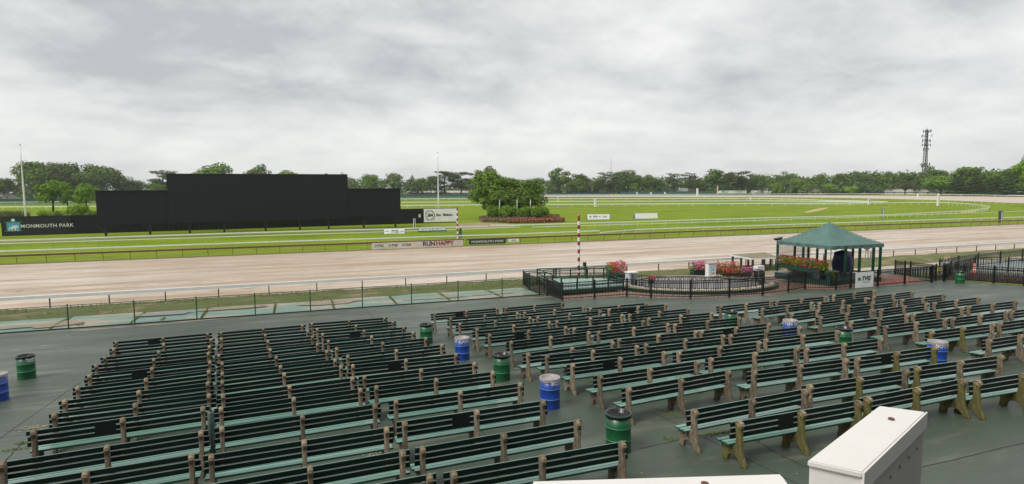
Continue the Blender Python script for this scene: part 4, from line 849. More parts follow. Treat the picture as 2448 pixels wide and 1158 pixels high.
def tree_mesh(kind, seed, n=1500, leaf=None):
    """unit height 1 crown + trunk meshes"""
    rnd = random.Random(seed); cr_b = MB(); tr = MB()
    if kind == 'round':
        blobs = []
        for k in range(16):
            a = rnd.uniform(0, 6.283); d = rnd.uniform(.05, .30); z = rnd.uniform(.34, .86); q = rnd.uniform(.09, .17) * (1.15 - abs(z - .55))
            d *= (1.0 if z < .65 else (1.05 - z) / .4)
            blobs.append((d * math.cos(a), d * math.sin(a), z, q * 1.25, q * 1.25, q))
        blobs.append((0, 0, .62, .24, .24, .25)); leaf_cloud(cr_b, blobs, n, leaf or .027, rnd)
        tr.tube([(0, 0, 0), (0.01, 0, .2), (0, .01, .45), (.01, 0, .7)], [.026, .020, .014, .005], 6)
        for k in range(6):
            a = k * 1.05 + rnd.random(); z = rnd.uniform(.2, .45); tr.tube([(0, 0, z), (.10 * math.cos(a), .10 * math.sin(a), z + .10), (.24 * math.cos(a), .24 * math.sin(a), z + .25)], [.011, .008, .003], 4)
    elif kind == 'open':        # old oak with gaps and bare limbs
        blobs = []
        for k in range(22):
            a = rnd.uniform(0, 6.283); d = rnd.uniform(.08, .36); z = .36 + .55 * rnd.random() * (1 - d); q = rnd.uniform(.075, .125)
            blobs.append((d * math.cos(a), d * math.sin(a), z + .05, q * 1.4, q * 1.4, q * .8))
        blobs.append((0, 0, .55, .28, .28, .24)); leaf_cloud(cr_b, blobs, n, leaf or .025, rnd)
        tr.tube([(0, 0, 0), (0.01, 0, .2), (0, .01, .45), (.01, 0, .8)], [.03, .024, .016, .005], 6)
        for q in blobs[:14]: tr.tube([(0, 0, .25), (q[0] * .5, q[1] * .5, (q[2] + .25) / 2 + .04), (q[0], q[1], q[2])], [.012, .008, .003], 4)
    elif kind == 'umbrella':    # flat tiered pine
        tr.tube([(0, 0, 0), (.01, 0, .4), (-.01, .01, .8), (0, 0, .97)], [.022, .017, .010, .004], 6); blobs = []
        for k in range(22):
            z = .32 + .63 * k / 21; a = rnd.uniform(0, 6.283); d = rnd.uniform(.08, .30) * (1.25 - abs(z - .72)); q = rnd.uniform(.10, .16) * (1.2 - .6 * abs(z - .75))
            blobs.append((d * math.cos(a), d * math.sin(a), z, q * 1.15, q * 1.15, q * .38)); tr.tube([(0, 0, z - .05), (d * math.cos(a), d * math.sin(a), z)], [.008, .003], 4)
        leaf_cloud(cr_b, blobs, n, leaf or .023, rnd, .6)
    elif kind == 'conifer':
        tr.tube([(0, 0, 0), (0, 0, .5), (0, 0, .96)], [.025, .015, .003], 6); blobs = []
        for k in range(34):
            z = .10 + .86 * (k / 33) ** .9; a = k * 2.4; rr = .34 * (1 - z) ** .75 + .02; d = rr * .6
            blobs.append((d * math.cos(a), d * math.sin(a), z, rr * .6, rr * .6, .035))
            tr.tube([(0, 0, z), (d * 1.3 * math.cos(a), d * 1.3 * math.sin(a), z - .02)], [.006, .002], 4)
        leaf_cloud(cr_b, blobs, n, leaf or .023, rnd, .3)
    elif kind == 'shrub':
        blobs = [(0, 0, .45, .42, .42, .42)]
        for k in range(9):
            a = rnd.uniform(0, 6.283); d = rnd.uniform(.2, .42); blobs.append((d * math.cos(a), d * math.sin(a), rnd.uniform(.25, .75), .2, .2, .2))
        leaf_cloud(cr_b, blobs, n, leaf or .05, rnd); tr.tube([(0, 0, 0), (0, 0, .6)], [.03, .01], 5)
        for k in range(4): tr.tube([(0, 0, .1), (.25 * math.cos(k * 1.6), .25 * math.sin(k * 1.6), .5)], [.02, .006], 4)
    elif kind == 'hedge':
        blobs = []
        for k in range(10): blobs.append((rnd.uniform(-.36, .36), rnd.uniform(-.2, .2), rnd.uniform(.35, .75), .18, .15, .26))
        blobs.append((0, 0, .5, .45, .25, .48)); leaf_cloud(cr_b, blobs, n, leaf or .035, rnd); 
        for k in range(5): tr.tube([(-.3 + .15 * k, 0, 0), (-.3 + .15 * k, 0, .6)], [.02, .01], 5)
    return cr_b, tr
TM = {}
def get_tree(kind, seed, lm, n=1500, leaf=None):
    key = (kind, seed, lm.name, n)
    if key not in TM:
        c, tr = tree_mesh(kind, seed, n, leaf); TM[key] = (c.mesh('crown', lm), tr.mesh('trunk', bark_m, True))
    return TM[key]
def plant(label, kind, x, y, h, wr, lm, seed, name='tree', cat='tree', group=None, n=1500, leaf=None, sink=0.0):
    cm, tm = get_tree(kind, seed, lm, n, leaf); rnd = random.Random(x * 3.1 + y)
    t = thing(name, label, cat, (x, y, zg(y) - sink), 0, group)
    rz = rnd.uniform(0, 6.28) if kind != 'hedge' else 0
    for nm, me in (('trunk', tm), ('crown', cm)):
        o = put(nm, me, t, (0, 0, 0), rz); o.scale = (wr, wr, h)
    return t
# entries: px-derived (x, y, height, width) - see labels
T = []
def far(label, kind, e, lm, seed, wk=None, **k):
    x, y, h, wd = e; base_w = {'round': .72, 'open': .92, 'umbrella': .72, 'conifer': .62, 'shrub': 1.1, 'hedge': .95}[kind]
    plant(label, kind, x, y, h, wd / base_w, lm, seed, **k)
far('big dark tree at far left behind bare flagpole', 'round', (-208.64, 626.24, 34.98, 30.32), leafd, 1, n=4200)
far('tall broad tree second from left edge', 'round', (-190.78, 634.46, 36.68, 31.13), leafd, 2, n=4200)
far('rounded dark tree between flagpole and scoreboard', 'round', (-167.12, 642.84, 32.16, 37.76), leafd, 3, n=4200)
far('dark tree half cut by the left edge', 'round', (-232.16, 636.19, 19.18, 25.1), leafd, 4, n=2500)
far('smaller tree right of the rounded dark tree', 'round', (-150.38, 656.77, 22.79, 27.39), leafd, 5, n=2500)
far('low pale tree left of the scoreboard top', 'round', (-139.13, 658.5, 18.15, 23.72), leafm, 6, n=2500)
far('pale tree above left wing of scoreboard', 'round', (-120.69, 661.5, 17.01, 24.11), leafl, 7, n=2500)
far('flat topped pine above left wing of scoreboard', 'umbrella', (-114.98, 657.8, 26.51, 24.81), needle, 8, n=2500)
far('small pine close to centre screen left edge', 'umbrella', (-106.73, 659.02, 25.79, 16.12), needle, 9, n=1800)
far('light green tree left of bare flagpole base', 'round', (-80.71, 259.86, 12.41, 10.79), leafl, 10, n=3500)
far('small light green tree with slim trunk', 'round', (-75.54, 257.86, 11.2, 6.59), leafl, 11, n=2500)
far('light green tree touching scoreboard left wing', 'round', (-67.58, 249.65, 11.86, 8.2), leafl, 12, n=3500)
far('dark filler tree behind light trees at left', 'round', (-186.08, 649.02, 20.61, 37.78), leafd, 4, n=2500)
far('tree crown above centre screen, left of middle', 'round', (-70.53, 664.21, 35.17, 38.13), leafm, 13, n=3500)
far('tree crown above centre screen at its middle', 'round', (-30.2, 651.2, 33.77, 28.26), leafm, 14, n=3000)
far('low wide crown above centre screen, right of middle', 'round', (-3.49, 642.12, 27.86, 37.48), leafm, 15, n=3000)
far('small crown above centre screen right corner', 'round', (49.36, 624.89, 24.3, 16.72), leafm, 16)
far('dark tree beside centre screen right edge', 'round', (58.33, 626.48, 20.61, 18.96), leafd, 17)
far('pale rounded tree over right wing of scoreboard', 'round', (77.08, 630.35, 24.13, 27.41), leafl, 18, n=2500)
far('dark rounded tree over right wing of scoreboard', 'round', (98.97, 623.39, 24.89, 26.59), leafd, 19, n=2500)
far('spiky dark conifer over right end of scoreboard', 'conifer', (118.66, 625.39, 22, 13.92), needle, 20)
far('low tree right of the scoreboard end', 'round', (127.86, 621.27, 18.9, 23.91), leafm, 21)
far('flat topped pine just right of middle flagpole', 'umbrella', (147.73, 603.87, 25.41, 27.38), needle, 22, n=3000)
far('second flat pine right of middle flagpole', 'umbrella', (163.55, 597.14, 24.01, 26.49), needle, 23, n=3000)
far('pale tree left of middle flagpole', 'round', (136.74, 617.56, 18.84, 21.72), leafm, 24)
far('tall dark tree rising behind the infield clump', 'open', (182.65, 575.21, 31.37, 29.19), leafd, 25, n=3500)
far('dark tree between clump and big domed tree', 'round', (239.71, 574.66, 19, 25.86), leafm, 26)
far('big domed dark tree right of infield clump', 'open', (258.37, 564.83, 28.21, 28.28), leafd, 27, n=3500)
far('tree second right of infield clump', 'open', (281.35, 559.37, 27.32, 26.69), leafd, 28, n=3000)
far('low rounded tree before the domed trees', 'round', (271.08, 549.15, 17.7, 23.63), leafm, 29, n=2500)
far('dark pine beside thin radio mast', 'umbrella', (304.83, 542.12, 23.52, 22.1), needle, 30, n=2500)
far('low tree left of the dark pine', 'round', (298.61, 557.17, 17.88, 21.69), leafd, 31)
far('large rounded tree right of radio mast', 'round', (319.85, 531.5, 26.23, 32.04), leafd, 32, n=3500)
far('tree behind far windscreen, dark', 'open', (340.67, 527.26, 22, 21.2), leafd, 33, n=2000)
far('small bright bush tree behind windscreen squares', 'round', (317.44, 514.75, 12.61, 12.33), leafl, 34)
far('hazy green tree right of middle', 'round', (352.12, 523.53, 17.73, 21.23), leafm, 35)
far('first of two flat topped pines right of middle', 'umbrella', (357.83, 506.85, 21.54, 16.59), needle, 36, n=2000)
far('second of two flat topped pines right of middle', 'umbrella', (368.37, 497.69, 21.75, 18.1), needle, 37, n=2000)
far('large rounded tree above white gabled barn', 'round', (393.79, 488.41, 26.51, 29.6), leafm, 38, n=3000)
far('dark spreading pine beside long white trailer', 'umbrella', (395.65, 460.33, 22.05, 22.83), needle, 39, n=3500)
far('low tree behind the white gabled barn', 'round', (380.98, 498.45, 15.22, 24.92), leafm, 40)
far('tree behind trailer right end', 'round', (420.2, 464.07, 22.26, 20.09), leafd, 41, n=2000)
far('small tree before the grey barn roofs', 'shrub', (404.59, 421.92, 13.26, 13.36), leafm, 42, name='small_tree')
far('dark broad tree over grey barn roofs', 'open', (441.42, 448.09, 22.3, 22.2), leafd, 43, n=2500)
far('low rounded tree before grey barn', 'round', (418.52, 412.64, 14.94, 20.63), leafm, 44, n=2500)
far('dark bush tree left of long barn', 'shrub', (412, 411.94, 7.27, 11), leafd, 45, name='small_tree')
far('tree over long barn, first dark one', 'round', (464.46, 428.56, 21.85, 17.91), leafd, 46, n=2000)
far('tree over long barn, second dark one', 'round', (472.43, 418.61, 20.07, 16.16), leafd, 47, n=2000)
far('pale tree before pinkish building', 'round', (437.86, 395.24, 10.69, 19.54), leafl, 48)
far('dark bush at end of long barn', 'shrub', (431.25, 386.55, 6.72, 12.07), leafd, 49, name='small_tree')
far('light bush before pinkish building', 'shrub', (443.7, 379.37, 8.4, 13.42), leafl, 50, name='small_tree')
far('tree above pinkish building', 'round', (487.8, 409.38, 21.78, 13.76), leafd, 51)
far('tree above pinkish building right half', 'open', (496.08, 399.49, 18.53, 18.9), leafd, 52)
far('tree left of the cell tower', 'round', (495.3, 384.5, 22.18, 16.92), leafd, 53, n=2000)
far('tree just left of the cell tower foot', 'open', (504.2, 374.27, 22.27, 18.17), leafd, 54, n=2500)
far('brownish open tree below the cell tower', 'open', (454.87, 339.63, 12.68, 17.8), mat('leaf_olive', (0.06, 0.075, 0.02), (0.12, 0.13, 0.03), rough=.8, scale=.4), 55, n=2500)
far('tree directly behind the cell tower foot', 'open', (511.88, 356.99, 25.98, 25.47), leafd, 56, n=3500)
far('bright green tree right of cell tower foot', 'round', (468.76, 321.01, 15.65, 24.36), leafl, 57, n=3500)
far('first dark conifer in row at right', 'conifer', (463.52, 305.78, 14.77, 16.71), needle, 58, n=3500)
far('large leafy tree behind first conifer', 'round', (499, 319.6, 23.81, 30.03), leafm, 59, n=3500)
far('second dark conifer in row at right', 'conifer', (463.32, 292.64, 15.16, 18.05), needle, 60, n=3500)
far('leafy tree behind third conifer', 'round', (492.09, 299.4, 20.3, 24.94), leafm, 61, n=3500)
far('third dark conifer in row at right', 'conifer', (462.51, 277.61, 13.75, 15.13), needle, 62, n=3000)
far('fourth dark conifer in row at right', 'conifer', (463.19, 269.84, 15.92, 17.15), needle, 63, n=3500)
far('leafy tree above fourth conifer', 'round', (488.75, 285.62, 22.31, 24.15), leafm, 64, n=3500)
far('near bright tree cut by right edge', 'open', (268.73, 148.79, 21.85, 14.43), leafl, 65, n=5000)
far('rounded tree low at right edge', 'round', (468.55, 266.02, 14.17, 15.95), leafm, 66, n=2500)
# infield clump
far('left tree of the infield clump', 'round', (50.96, 158.26, 13.64, 11.5), leafm, 70, n=9000, leaf=.022)
far('middle tree of the infield clump', 'round', (58.36, 161.86, 12.48, 10.96), leafm, 71, n=9000, leaf=.022)
far('right tree of the infield clump', 'round', (62.63, 155.89, 11.1, 9.78), leafm, 72, n=9000, leaf=.022)
far('low dark tree inside the infield clump', 'round', (58.45, 154.07, 9.6, 10.97), leafd, 73, n=6000, leaf=.025)
far('low spreading tree at left of the infield clump', 'round', (52.75, 155.07, 9.39, 10.22), leafm, 74, n=6000, leaf=.025)
hx = [(49.91, 150.27, 4.02, 3.74), (53.18, 148, 4.04, 5.69), (57.02, 145.51, 3.84, 3.91), (60.21, 143.29, 4.07, 4.97)]
for k, e in enumerate(hx):
    plant('clipped green hedge block before infield trees, %s of four' % ['leftmost', 'second', 'third', 'rightmost'][k], 'hedge', e[0], e[1], e[2], e[3] / .88, leafl, 80 + k, name='hedge', cat='hedge', group='hedge blocks before the infield trees', n=3500)
# bushes at left behind the wall
far('bright green bush behind black wall, tallest', 'shrub', (-50.33, 178.57, 5.58, 6.9), leafy, 90, name='bush', cat='bush', n=4000, leaf=.035)
far('low yellow green bush behind black wall, left one', 'shrub', (-56.88, 180.79, 3.63, 5.44), leafy, 91, name='bush', cat='bush', n=3000, leaf=.04)
far('low green bush touching scoreboard left wing', 'shrub', (-46.25, 174.76, 3.66, 4.54), leafm, 92, name='bush', cat='bush', n=2500, leaf=.04)
far('low dark bush between the two bright bushes', 'shrub', (-53.59, 178.48, 3.24, 4.15), leafm, 93, name='bush', cat='bush', n=2500, leaf=.04)
# reeds and dry grass as continuous masses
def blades(name, label, x0, x1, y0, y1, h, n, m, wv):
    rnd = random.Random(len(name)); b = MB()
    for _ in range(n):
        y = rnd.uniform(y0, y1); x = rnd.uniform(x0, x1); hh = h * rnd.uniform(.6, 1.15); t_ = rnd.uniform(0, 6.28); z = zg(y)
        b.add([(x - wv * math.cos(t_), y - wv * math.sin(t_), z), (x + wv * math.cos(t_), y + wv * math.sin(t_), z), (x + wv * 2 * math.sin(t_), y + wv * math.cos(t_), z + hh)], [(0, 1, 2)])
    tag(b.build(name, m), label, None, None, 'stuff')
rx0 = (-95.53, 240.16); rx1 = (-75.65, 237.19)
blades('reeds', 'band of tall green reeds behind the black wall', rx0[0], -68.86, 185, 205, 2.6, 9000, reed_m, .10)
blades('dry_grass', 'pale dry grass before the reeds', rx0[0] + 20, rx1[0] + 6, 162, 172, 1.1, 5000, straw_m, .07)
# infield flower bed
def bed(name, label, pts, h, n, ms, sz, seed):
    rnd = random.Random(seed); xs = [p[0] for p in pts]; ys = [p[1] for p in pts]; bs = MB()
    cx, cy = sum(xs) / len(xs), sum(ys) / len(ys)
    for _ in range(n):
        k = rnd.randrange(len(pts)); a = Vector(pts[k]); c = Vector(pts[(k + 1) % len(pts)]); q = a.lerp(c, rnd.random()); q = Vector((cx, cy)).lerp(q, math.sqrt(rnd.random()))
        z = zg(q.y) + h * rnd.uniform(.2, 1.0); nv = Vector((rnd.uniform(-1, 1), rnd.uniform(-1, 1), rnd.uniform(0, 1.2))).normalized()
        a = nv.cross(Vector((rnd.random(), rnd.random(), rnd.random()))).normalized() * sz; c = nv.cross(a)
        p = Vector((q.x, q.y, z)); bs.add([p - a, p - c, p + a, p + c], [(0, 1, 2, 3)], rnd.randrange(len(ms)))
    tag(bs.build(name, ms), label, None, None, 'stuff')
bed('bronze_bedding', 'bronze foliage planted behind red bedding under infield hedge', [(47.16, 154.6), (42.92, 139), (48.44, 134.9), (55.93, 144.55), (67.82, 147.72), (71.01, 155.53), (55.57, 159.95)], .85, 5000, [bed2_m], .22, 3)
bed('red_bedding', 'red bedding plants in a long bed under infield hedge', [(47.66, 137.83), (48.83, 133.05), (55.32, 131.94), (61.97, 132.55), (65.04, 138.63), (62.73, 146.72), (54.59, 147.16)], .8, 5000, [bed_m, bed_m, bed2_m], .2, 4)
# continuous far-off wood
b = MB(); rnd = random.Random(77)
for k in range(420):
    q_ = rnd.random() * (len(outer) - 1.001); i_ = int(q_); f_ = rnd.uniform(1.22, 1.42); X_ = (outer[i_][0] * (1 - q_ + i_) + outer[i_ + 1][0] * (q_ - i_)) * f_; Y_ = (outer[i_][1] * (1 - q_ + i_) + outer[i_ + 1][1] * (q_ - i_)) * f_; h = rnd.uniform(15, 21); w_ = rnd.uniform(8, 13)
    leaf_cloud(b, [(X_, Y_, 1 + h * .55, w_, w_, h * .48)], 120, 1.5, rnd)
tag(b.build('far_wood', leafd), 'unbroken dark wood along the horizon', None, None, 'stuff')
b = MB(); rnd = random.Random(78)
for k in range(260):
    q_ = rnd.random() * (len(outer) - 1.001); i_ = int(q_); f_ = rnd.uniform(1.12, 1.2); X_ = (outer[i_][0] * (1 - q_ + i_) + outer[i_ + 1][0] * (q_ - i_)) * f_; Y_ = (outer[i_][1] * (1 - q_ + i_) + outer[i_ + 1][1] * (q_ - i_)) * f_; h = rnd.uniform(6, 14); w_ = rnd.uniform(4, 8)
    leaf_cloud(b, [(X_, Y_, .5 + h * .5, w_, w_, h * .5)], 110, .9, rnd)
tag(b.build('undergrowth', mat('undergrowth_leaf', (0.03, 0.07, 0.012), (0.10, 0.16, 0.03), rough=.8, scale=.08)), 'mixed green undergrowth below the far trees', None, None, 'stuff')

# ================================================================ FAR STRUCTURES
def screenfence(label, a, c, h, squares=()):
    a, c = Vector((a[0], a[1], zg(a[1]))), Vector((c[0], c[1], zg(c[1]))); an = math.atan2(c.y - a.y, c.x - a.x); ln = (c - a).length
    t = thing('windscreen_fence', label, 'fence', a, an)
    b = MB(); b.box((ln / 2, 0, h / 2), (ln, .08, h)); b.build('screen', wscreen_m, t)
    n = int(ln / 5) + 1; pb = MB(); pb.box((0, -.08, h / 2 + .1), (.1, .1, h + .2)); pm = pb.mesh('post', plain('pale_green_post', (0.10, 0.2, 0.16), .5))
    for k in range(n): put('post', pm, t, (ln * k / max(1, n - 1), 0, 0))
    for s in squares:
        b = MB(); b.box((0, -.15, 0), (1.5, .05, 1.5)); b.build('white_panel', white_m, t, loc=(s * ln, 0, h * .55))
screenfence('green windscreen fence along far left backstretch', (-165.88, 427.81), (-110.12, 426.64), 2.6)
screenfence('green windscreen fence behind the middle flagpole', (80.96, 481.78), (137.45, 461.35), 2.6)
screenfence('green windscreen fence right of the infield clump', (223.03, 513.67), (280.96, 497.76), 2.4)
screenfence('dark green windscreen fence with three white squares', (292.45, 499.06), (352.99, 438.1), 3.0, (.18, .33, .48))
def barn(label, e0, e1, hw, hr, wd, wm, rm, name='barn'):
    a, c = Vector((e0[0], e0[1], 0)), Vector((e1[0], e1[1], 0)); an = math.atan2(c.y - a.y, c.x - a.x); ln = (c - a).length
    t = thing(name, label, 'building', (a.x, a.y, zg(a.y)), an)
    b = MB(); b.box((ln / 2, wd / 2, hw / 2), (ln, wd, hw)); b.build('wall', wm, t)
    b = MB(); o_ = .8; b.prism([(-o_, hw), (wd + o_, hw), (wd / 2, hw + hr)], -o_, ln + o_, 'x'); b.build('roof', rm, t)
    pb = MB(); pb.box((0, -.04, 0), (1.4, .08, 1.0)); pm = pb.mesh('window', glass_m)
    n = max(2, int(ln / 7))
    for k in range(min(n, 24)): put('window', pm, t, (ln * (k + .5) / n, 0, hw * .55))
    b = MB(); b.box((ln * .5, -.05, 1.1), (1.8, .1, 2.2)); b.build('door', grey_m, t); return t
pinkroof = plain('pinkish_roof', (0.52, 0.45, 0.42), .7); wwall = plain('off_white_wall', (0.6, 0.58, 0.54), .8)
barn('long low barn with pinkish roof behind middle flagpole', (115.97, 644.16), (182.37, 616.57), 2.4, 2.2, 12, wwall, pinkroof)
barn('low grey roofed barn behind fence right of clump', (293.03, 564.95), (309.71, 553.1), 2.2, 1.8, 10, wwall, roofg_m)
barn('pale barn roof at the far left edge', (-240.48, 628.56), (-225.65, 637.09), 2.4, 2.2, 10, wwall, pinkroof)
barn('white gabled barn behind the dark windscreen', (365.43, 510.83), (392.43, 487.26), 3.0, 2.6, 12, wwall, plain('silver_roof', (0.42, 0.42, 0.40), .5))
barn('low flat barn left of the white gabled barn', (348.45, 531.18), (366.86, 515.61), 2.6, 1.2, 10, wwall, roofg_m)
barn('small white roofed house right of the trailer', (403.5, 450.82), (416.51, 436.96), 1.6, 2.0, 10, white_m, plain('white_roof', (0.62, 0.6, 0.58), .6))
barn('long mossy roofed barn at the right', (433.02, 425), (453.25, 399.57), 2.0, 2.6, 14, wwall, mat('mossy_roof', (0.20, 0.17, 0.12), (0.13, 0.14, 0.07), rough=.8, scale=.3))
barn('long grey roofed barn right of cell tower foot', (468.28, 373.28), (491.29, 323.48), 2.0, 2.4, 14, wwall, roofg_m)
barn('long low shed behind parked cars at right', (491.23, 323.35), (478.45, 270.67), 1.6, 1.6, 10, grey_m, roofg_m)
barn('white house roof in trees at left of mossy barn', (434.86, 468.31), (449.01, 452.48), 3.0, 3.0, 12, wwall, lgrey_m)
# pinkish flat roofed shop building
e = (481.65, 422.67, 10.9); e2 = (501.59, 384.02, 10.45)
t = thing('shop_building', 'long pinkish flat roofed building beyond the bend', 'building', (e[0], e[1], zg(e[1])), math.atan2(e2[1] - e[1], e2[0] - e[0]))
ln = math.hypot(e2[0] - e[0], e2[1] - e[1])
b = MB(); b.box((ln / 2, 8, 3.0), (ln, 16, 6.0)); b.build('wall', peach_m, t)
b = MB(); b.box((ln / 2, 8, 6.3), (ln + .6, 16.6, .6)); b.build('parapet', plain('pale_pink_parapet', (0.62, 0.54, 0.52), .7), t)
b = MB(); b.box((ln * .62, 4, 7.6), (ln * .25, 8, 2.2)); b.build('upper_block', plain('grey_pink', (0.5, 0.46, 0.44), .7), t)
pb = MB(); pb.box((0, -.05, 0), (2.6, .1, 2.4)); pm = pb.mesh('window', glass_m)
for k in range(9): put('window', pm, t, (ln * (k + .5) / 9, 0, 2.2))
# long white trailer
e = (383.02, 473.08, 3.27); e2 = (398.47, 452.27, 3.23)
t = thing('white_trailer', 'long white box trailer parked by the far rail', 'trailer', (e[0], e[1], zg(e[1])), math.atan2(e2[1] - e[1], e2[0] - e[0]))
ln = math.hypot(e2[0] - e[0], e2[1] - e[1])
b = MB(); b.box((ln / 2, 1.3, 2.3), (ln, 2.6, 2.7)); o = b.build('body', white_m, t)
for k in range(7):
    b = MB(); b.box((ln * (k + .5) / 7, -.02, 2.3), (.08, .05, 2.6)); b.build('panel_rib', lgrey_m, o)
pb = MB(); pb.lathe([(0, -.15), (.5, -.15), (.5, .15), (0, .15)], n=12); pm = pb.mesh('wheel', iron_m)
for xx in (.12, .17, .8, .85):
    o = put('wheel', pm, t, (ln * xx, .2, .5)); o.rotation_euler = (R(90), 0, 0)
# judges box on legs
e = (236.32, 550.47, 7.37)
t = thing('small_stand', 'small white roofed stand showing right of clump', 'stand', (e[0], e[1], zg(e[1])))
b = MB(); b.box((0, 0, e[2] + .0), (4, 3, .5)); b.build('roof', white_m, t)
for k in range(4):
    b = MB(); b.box((-1.5 + k, 0, e[2] / 2), (.2, .2, e[2])); b.build('post', white_m, t)
# parked cars at right
def car_mesh():
    body = MB(); body.prism([(-2.2, .35), (2.2, .35), (2.25, .75), (1.9, .92), (1.1, .98), (-1.5, 1.0), (-2.15, .9)], -.85, .85, 'y')
    cab = MB(); cab.prism([(-1.6, .98), (1.15, .98), (.55, 1.45), (-1.1, 1.48)], -.72, .72, 'y')
    wh = MB(); wh.lathe([(0, -.1), (.32, -.1), (.32, .1), (0, .1)], n=10)
    return body, cab, wh
cb, cc, cw = car_mesh()
cmats = [white_m, lgrey_m, plain('car_silver', (0.45, 0.46, 0.47), .3), plain('car_dark', (0.04, 0.045, 0.05), .3), plain('car_blue', (0.06, 0.1, 0.2), .3), plain('car_red', (0.3, 0.03, 0.03), .3)]
bodies = [cb.mesh('body', m) for m in cmats]; cabm = cc.mesh('cabin', glass_m); whm = cw.mesh('wheel', iron_m)
cc_ = ['white', 'light grey', 'silver', 'dark', 'blue', 'red']
for k in range(11):
    e = [(458.73, 299.5), (459.54, 295.11), (460.26, 290.75), (460.42, 286.12), (460.85, 282.83), (460.81, 278.51), (460.64, 274.72), (460.4, 271.2), (459.58, 267.4), (458.71, 263.39), (457.77, 259.4)][k]
    ci = [0, 2, 0, 1, 3, 0, 2, 4, 0, 1, 2][k]
    t = thing('parked_car', '%s car, %s from the left in row under right conifers' % (cc_[ci], ORD[k + 1]), 'car', (e[0], e[1], zg(e[1]) + .1), R(-35), 'cars parked under the conifers')
    put('body', bodies[ci], t); put('cabin', cabm, t)
    for sx_, sy_ in ((-1.4, -.85), (1.4, -.85), (-1.4, .85), (1.4, .85)):
        o = put('wheel', whm, t, (sx_, sy_, .32)); o.rotation_euler = (R(90), 0, 0)
# cell tower
e = (549.84, 392.41, 58.58)
t = thing('cell_tower', 'tall dark lattice cell tower with antenna clusters', 'tower', (e[0], e[1], zg(e[1])))
H = e[2]; tm = plain('tower_steel', (0.02, 0.018, 0.02), .6)
for k in range(3):
    a = k * 2.094 + .5; b = MB(); b.bar((2.7 * math.cos(a), 2.7 * math.sin(a), 0), (1.0 * math.cos(a), 1.0 * math.sin(a), H), .38); b.build('leg', tm, t)
b = MB(); n = 22
for k in range(n):
    z0, z1 = H * k / n, H * (k + 1) / n; r0, r1 = 2.7 - 1.7 * k / n, 2.7 - 1.7 * (k + 1) / n
    for s in range(3):
        a, c = s * 2.094 + .5, (s + 1) * 2.094 + .5
        b.bar((r0 * math.cos(a), r0 * math.sin(a), z0), (r1 * math.cos(c), r1 * math.sin(c), z1), .15); b.bar((r0 * math.cos(c), r0 * math.sin(c), z0), (r1 * math.cos(a), r1 * math.sin(a), z1), .15)
        b.bar((r1 * math.cos(a), r1 * math.sin(a), z1), (r1 * math.cos(c), r1 * math.sin(c), z1), .15)
b.build('lattice', tm, t)
b = MB(); b.bar((.4, 0, 0), (.4, 0, H * .98), .5); b.build('cable_ladder', tm, t)
rnd = random.Random(3); am = plain('antenna_grey', (0.06, 0.06, 0.065), .5)
for f, rr in ((.97, 3.0), (.90, 3.6), (.83, 3.2), (.76, 3.4), (.69, 2.2), (.46, 3.4), (.43, 2.6)):
    o_ = MB(); o_.tube([(rr * .7 * math.cos(a * .785), rr * .7 * math.sin(a * .785), 0) for a in range(9)], .09, 4, caps=False); pl_ = o_.build('antenna_ring', tm, t, loc=(0, 0, H * f))
    for k in range(9):
        if rnd.random() < .25: continue
        a = k * .7 + rnd.random() * .3; q = rr * rnd.uniform(.8, 1.15); b = MB(); b.box((q * math.cos(a), q * math.sin(a), rnd.uniform(-.5, .5)), (.45, .35, rnd.uniform(1.6, 2.8))); b.bar((q * math.cos(a), q * math.sin(a), 0), (.8 * math.cos(a), .8 * math.sin(a), 0), .12); b.build('antenna', am, pl_)
b = MB(); b.bar((0, 0, H), (0, 0, H + 2.5), .1); b.build('lightning_rod', tm, t)
def mast(label, e, wv):
    t = thing('radio_mast', label, 'mast', (e[0], e[1], zg(e[1]))); b = MB(); b.tube([(0, 0, 0), (0, 0, e[2] * .6), (0, 0, e[2])], [wv, wv * .6, wv * .3], 5); b.build('shaft', lgrey_m, t)
    b = MB()
    for k in range(3): b.bar((0, 0, e[2] * .75), (6 * math.cos(k * 2.1), 6 * math.sin(k * 2.1), 0), .06)
    b.build('guy_wires', lgrey_m, t)
mast('thin radio mast rising from the tree line near middle', (351.63, 622.64, 42.91), .55)
def upole(label, e, arm=True, lamp=False):
    t = thing('utility_pole', label, 'pole', (e[0], e[1], zg(e[1]))); b = MB(); b.tube([(0, 0, 0), (0, 0, e[2])], [.2, .14], 6); b.build('shaft', plain('pale_wood_pole', (0.3, 0.28, 0.25), .8), t)
    b = MB(); b.box((0, 0, e[2] - .5), (2.4 if not lamp else 1.4, .18, .2)); b.build('crossarm', grey_m, t)
    if lamp:
        for s in (-.6, .6):
            b = MB(); b.box((s, 0, e[2] - .2), (.5, .5, .35)); b.build('floodlight', lgrey_m, t)
upole('floodlight pole behind windscreen right of clump', (287.45, 547.88, 12.2), lamp=True)
upole('small floodlight pole behind squares windscreen', (351.7, 504.77, 10.39), lamp=True)
upole('thin pole before low tree at left of long barn', (408.38, 408.91, 10.17))
upole('tall utility pole above pinkish building, left', (482.14, 407.46, 17.92))
upole('utility pole above pinkish building, middle', (487.3, 393.06, 14.64))
upole('thin pole by end of mossy barn', (436.94, 387.44, 7.05))
upole('utility pole left of the cell tower', (498.62, 371.65, 15.35))
upole('pale pole over right wing of scoreboard', (98.74, 607.99, 12.37))
upole('utility pole right of the cell tower', (505.79, 354.77, 17.81))
b = MB(); p0 = Vector((*(480.65, 408.57), 16.0)); p1 = Vector((*(501.05, 368.43), 15.5)); prev = None
t = tag(put('power_line', None) if False else thing('power_line', 'sagging power lines left of the cell tower', 'cable', (0, 0, 0)), None)
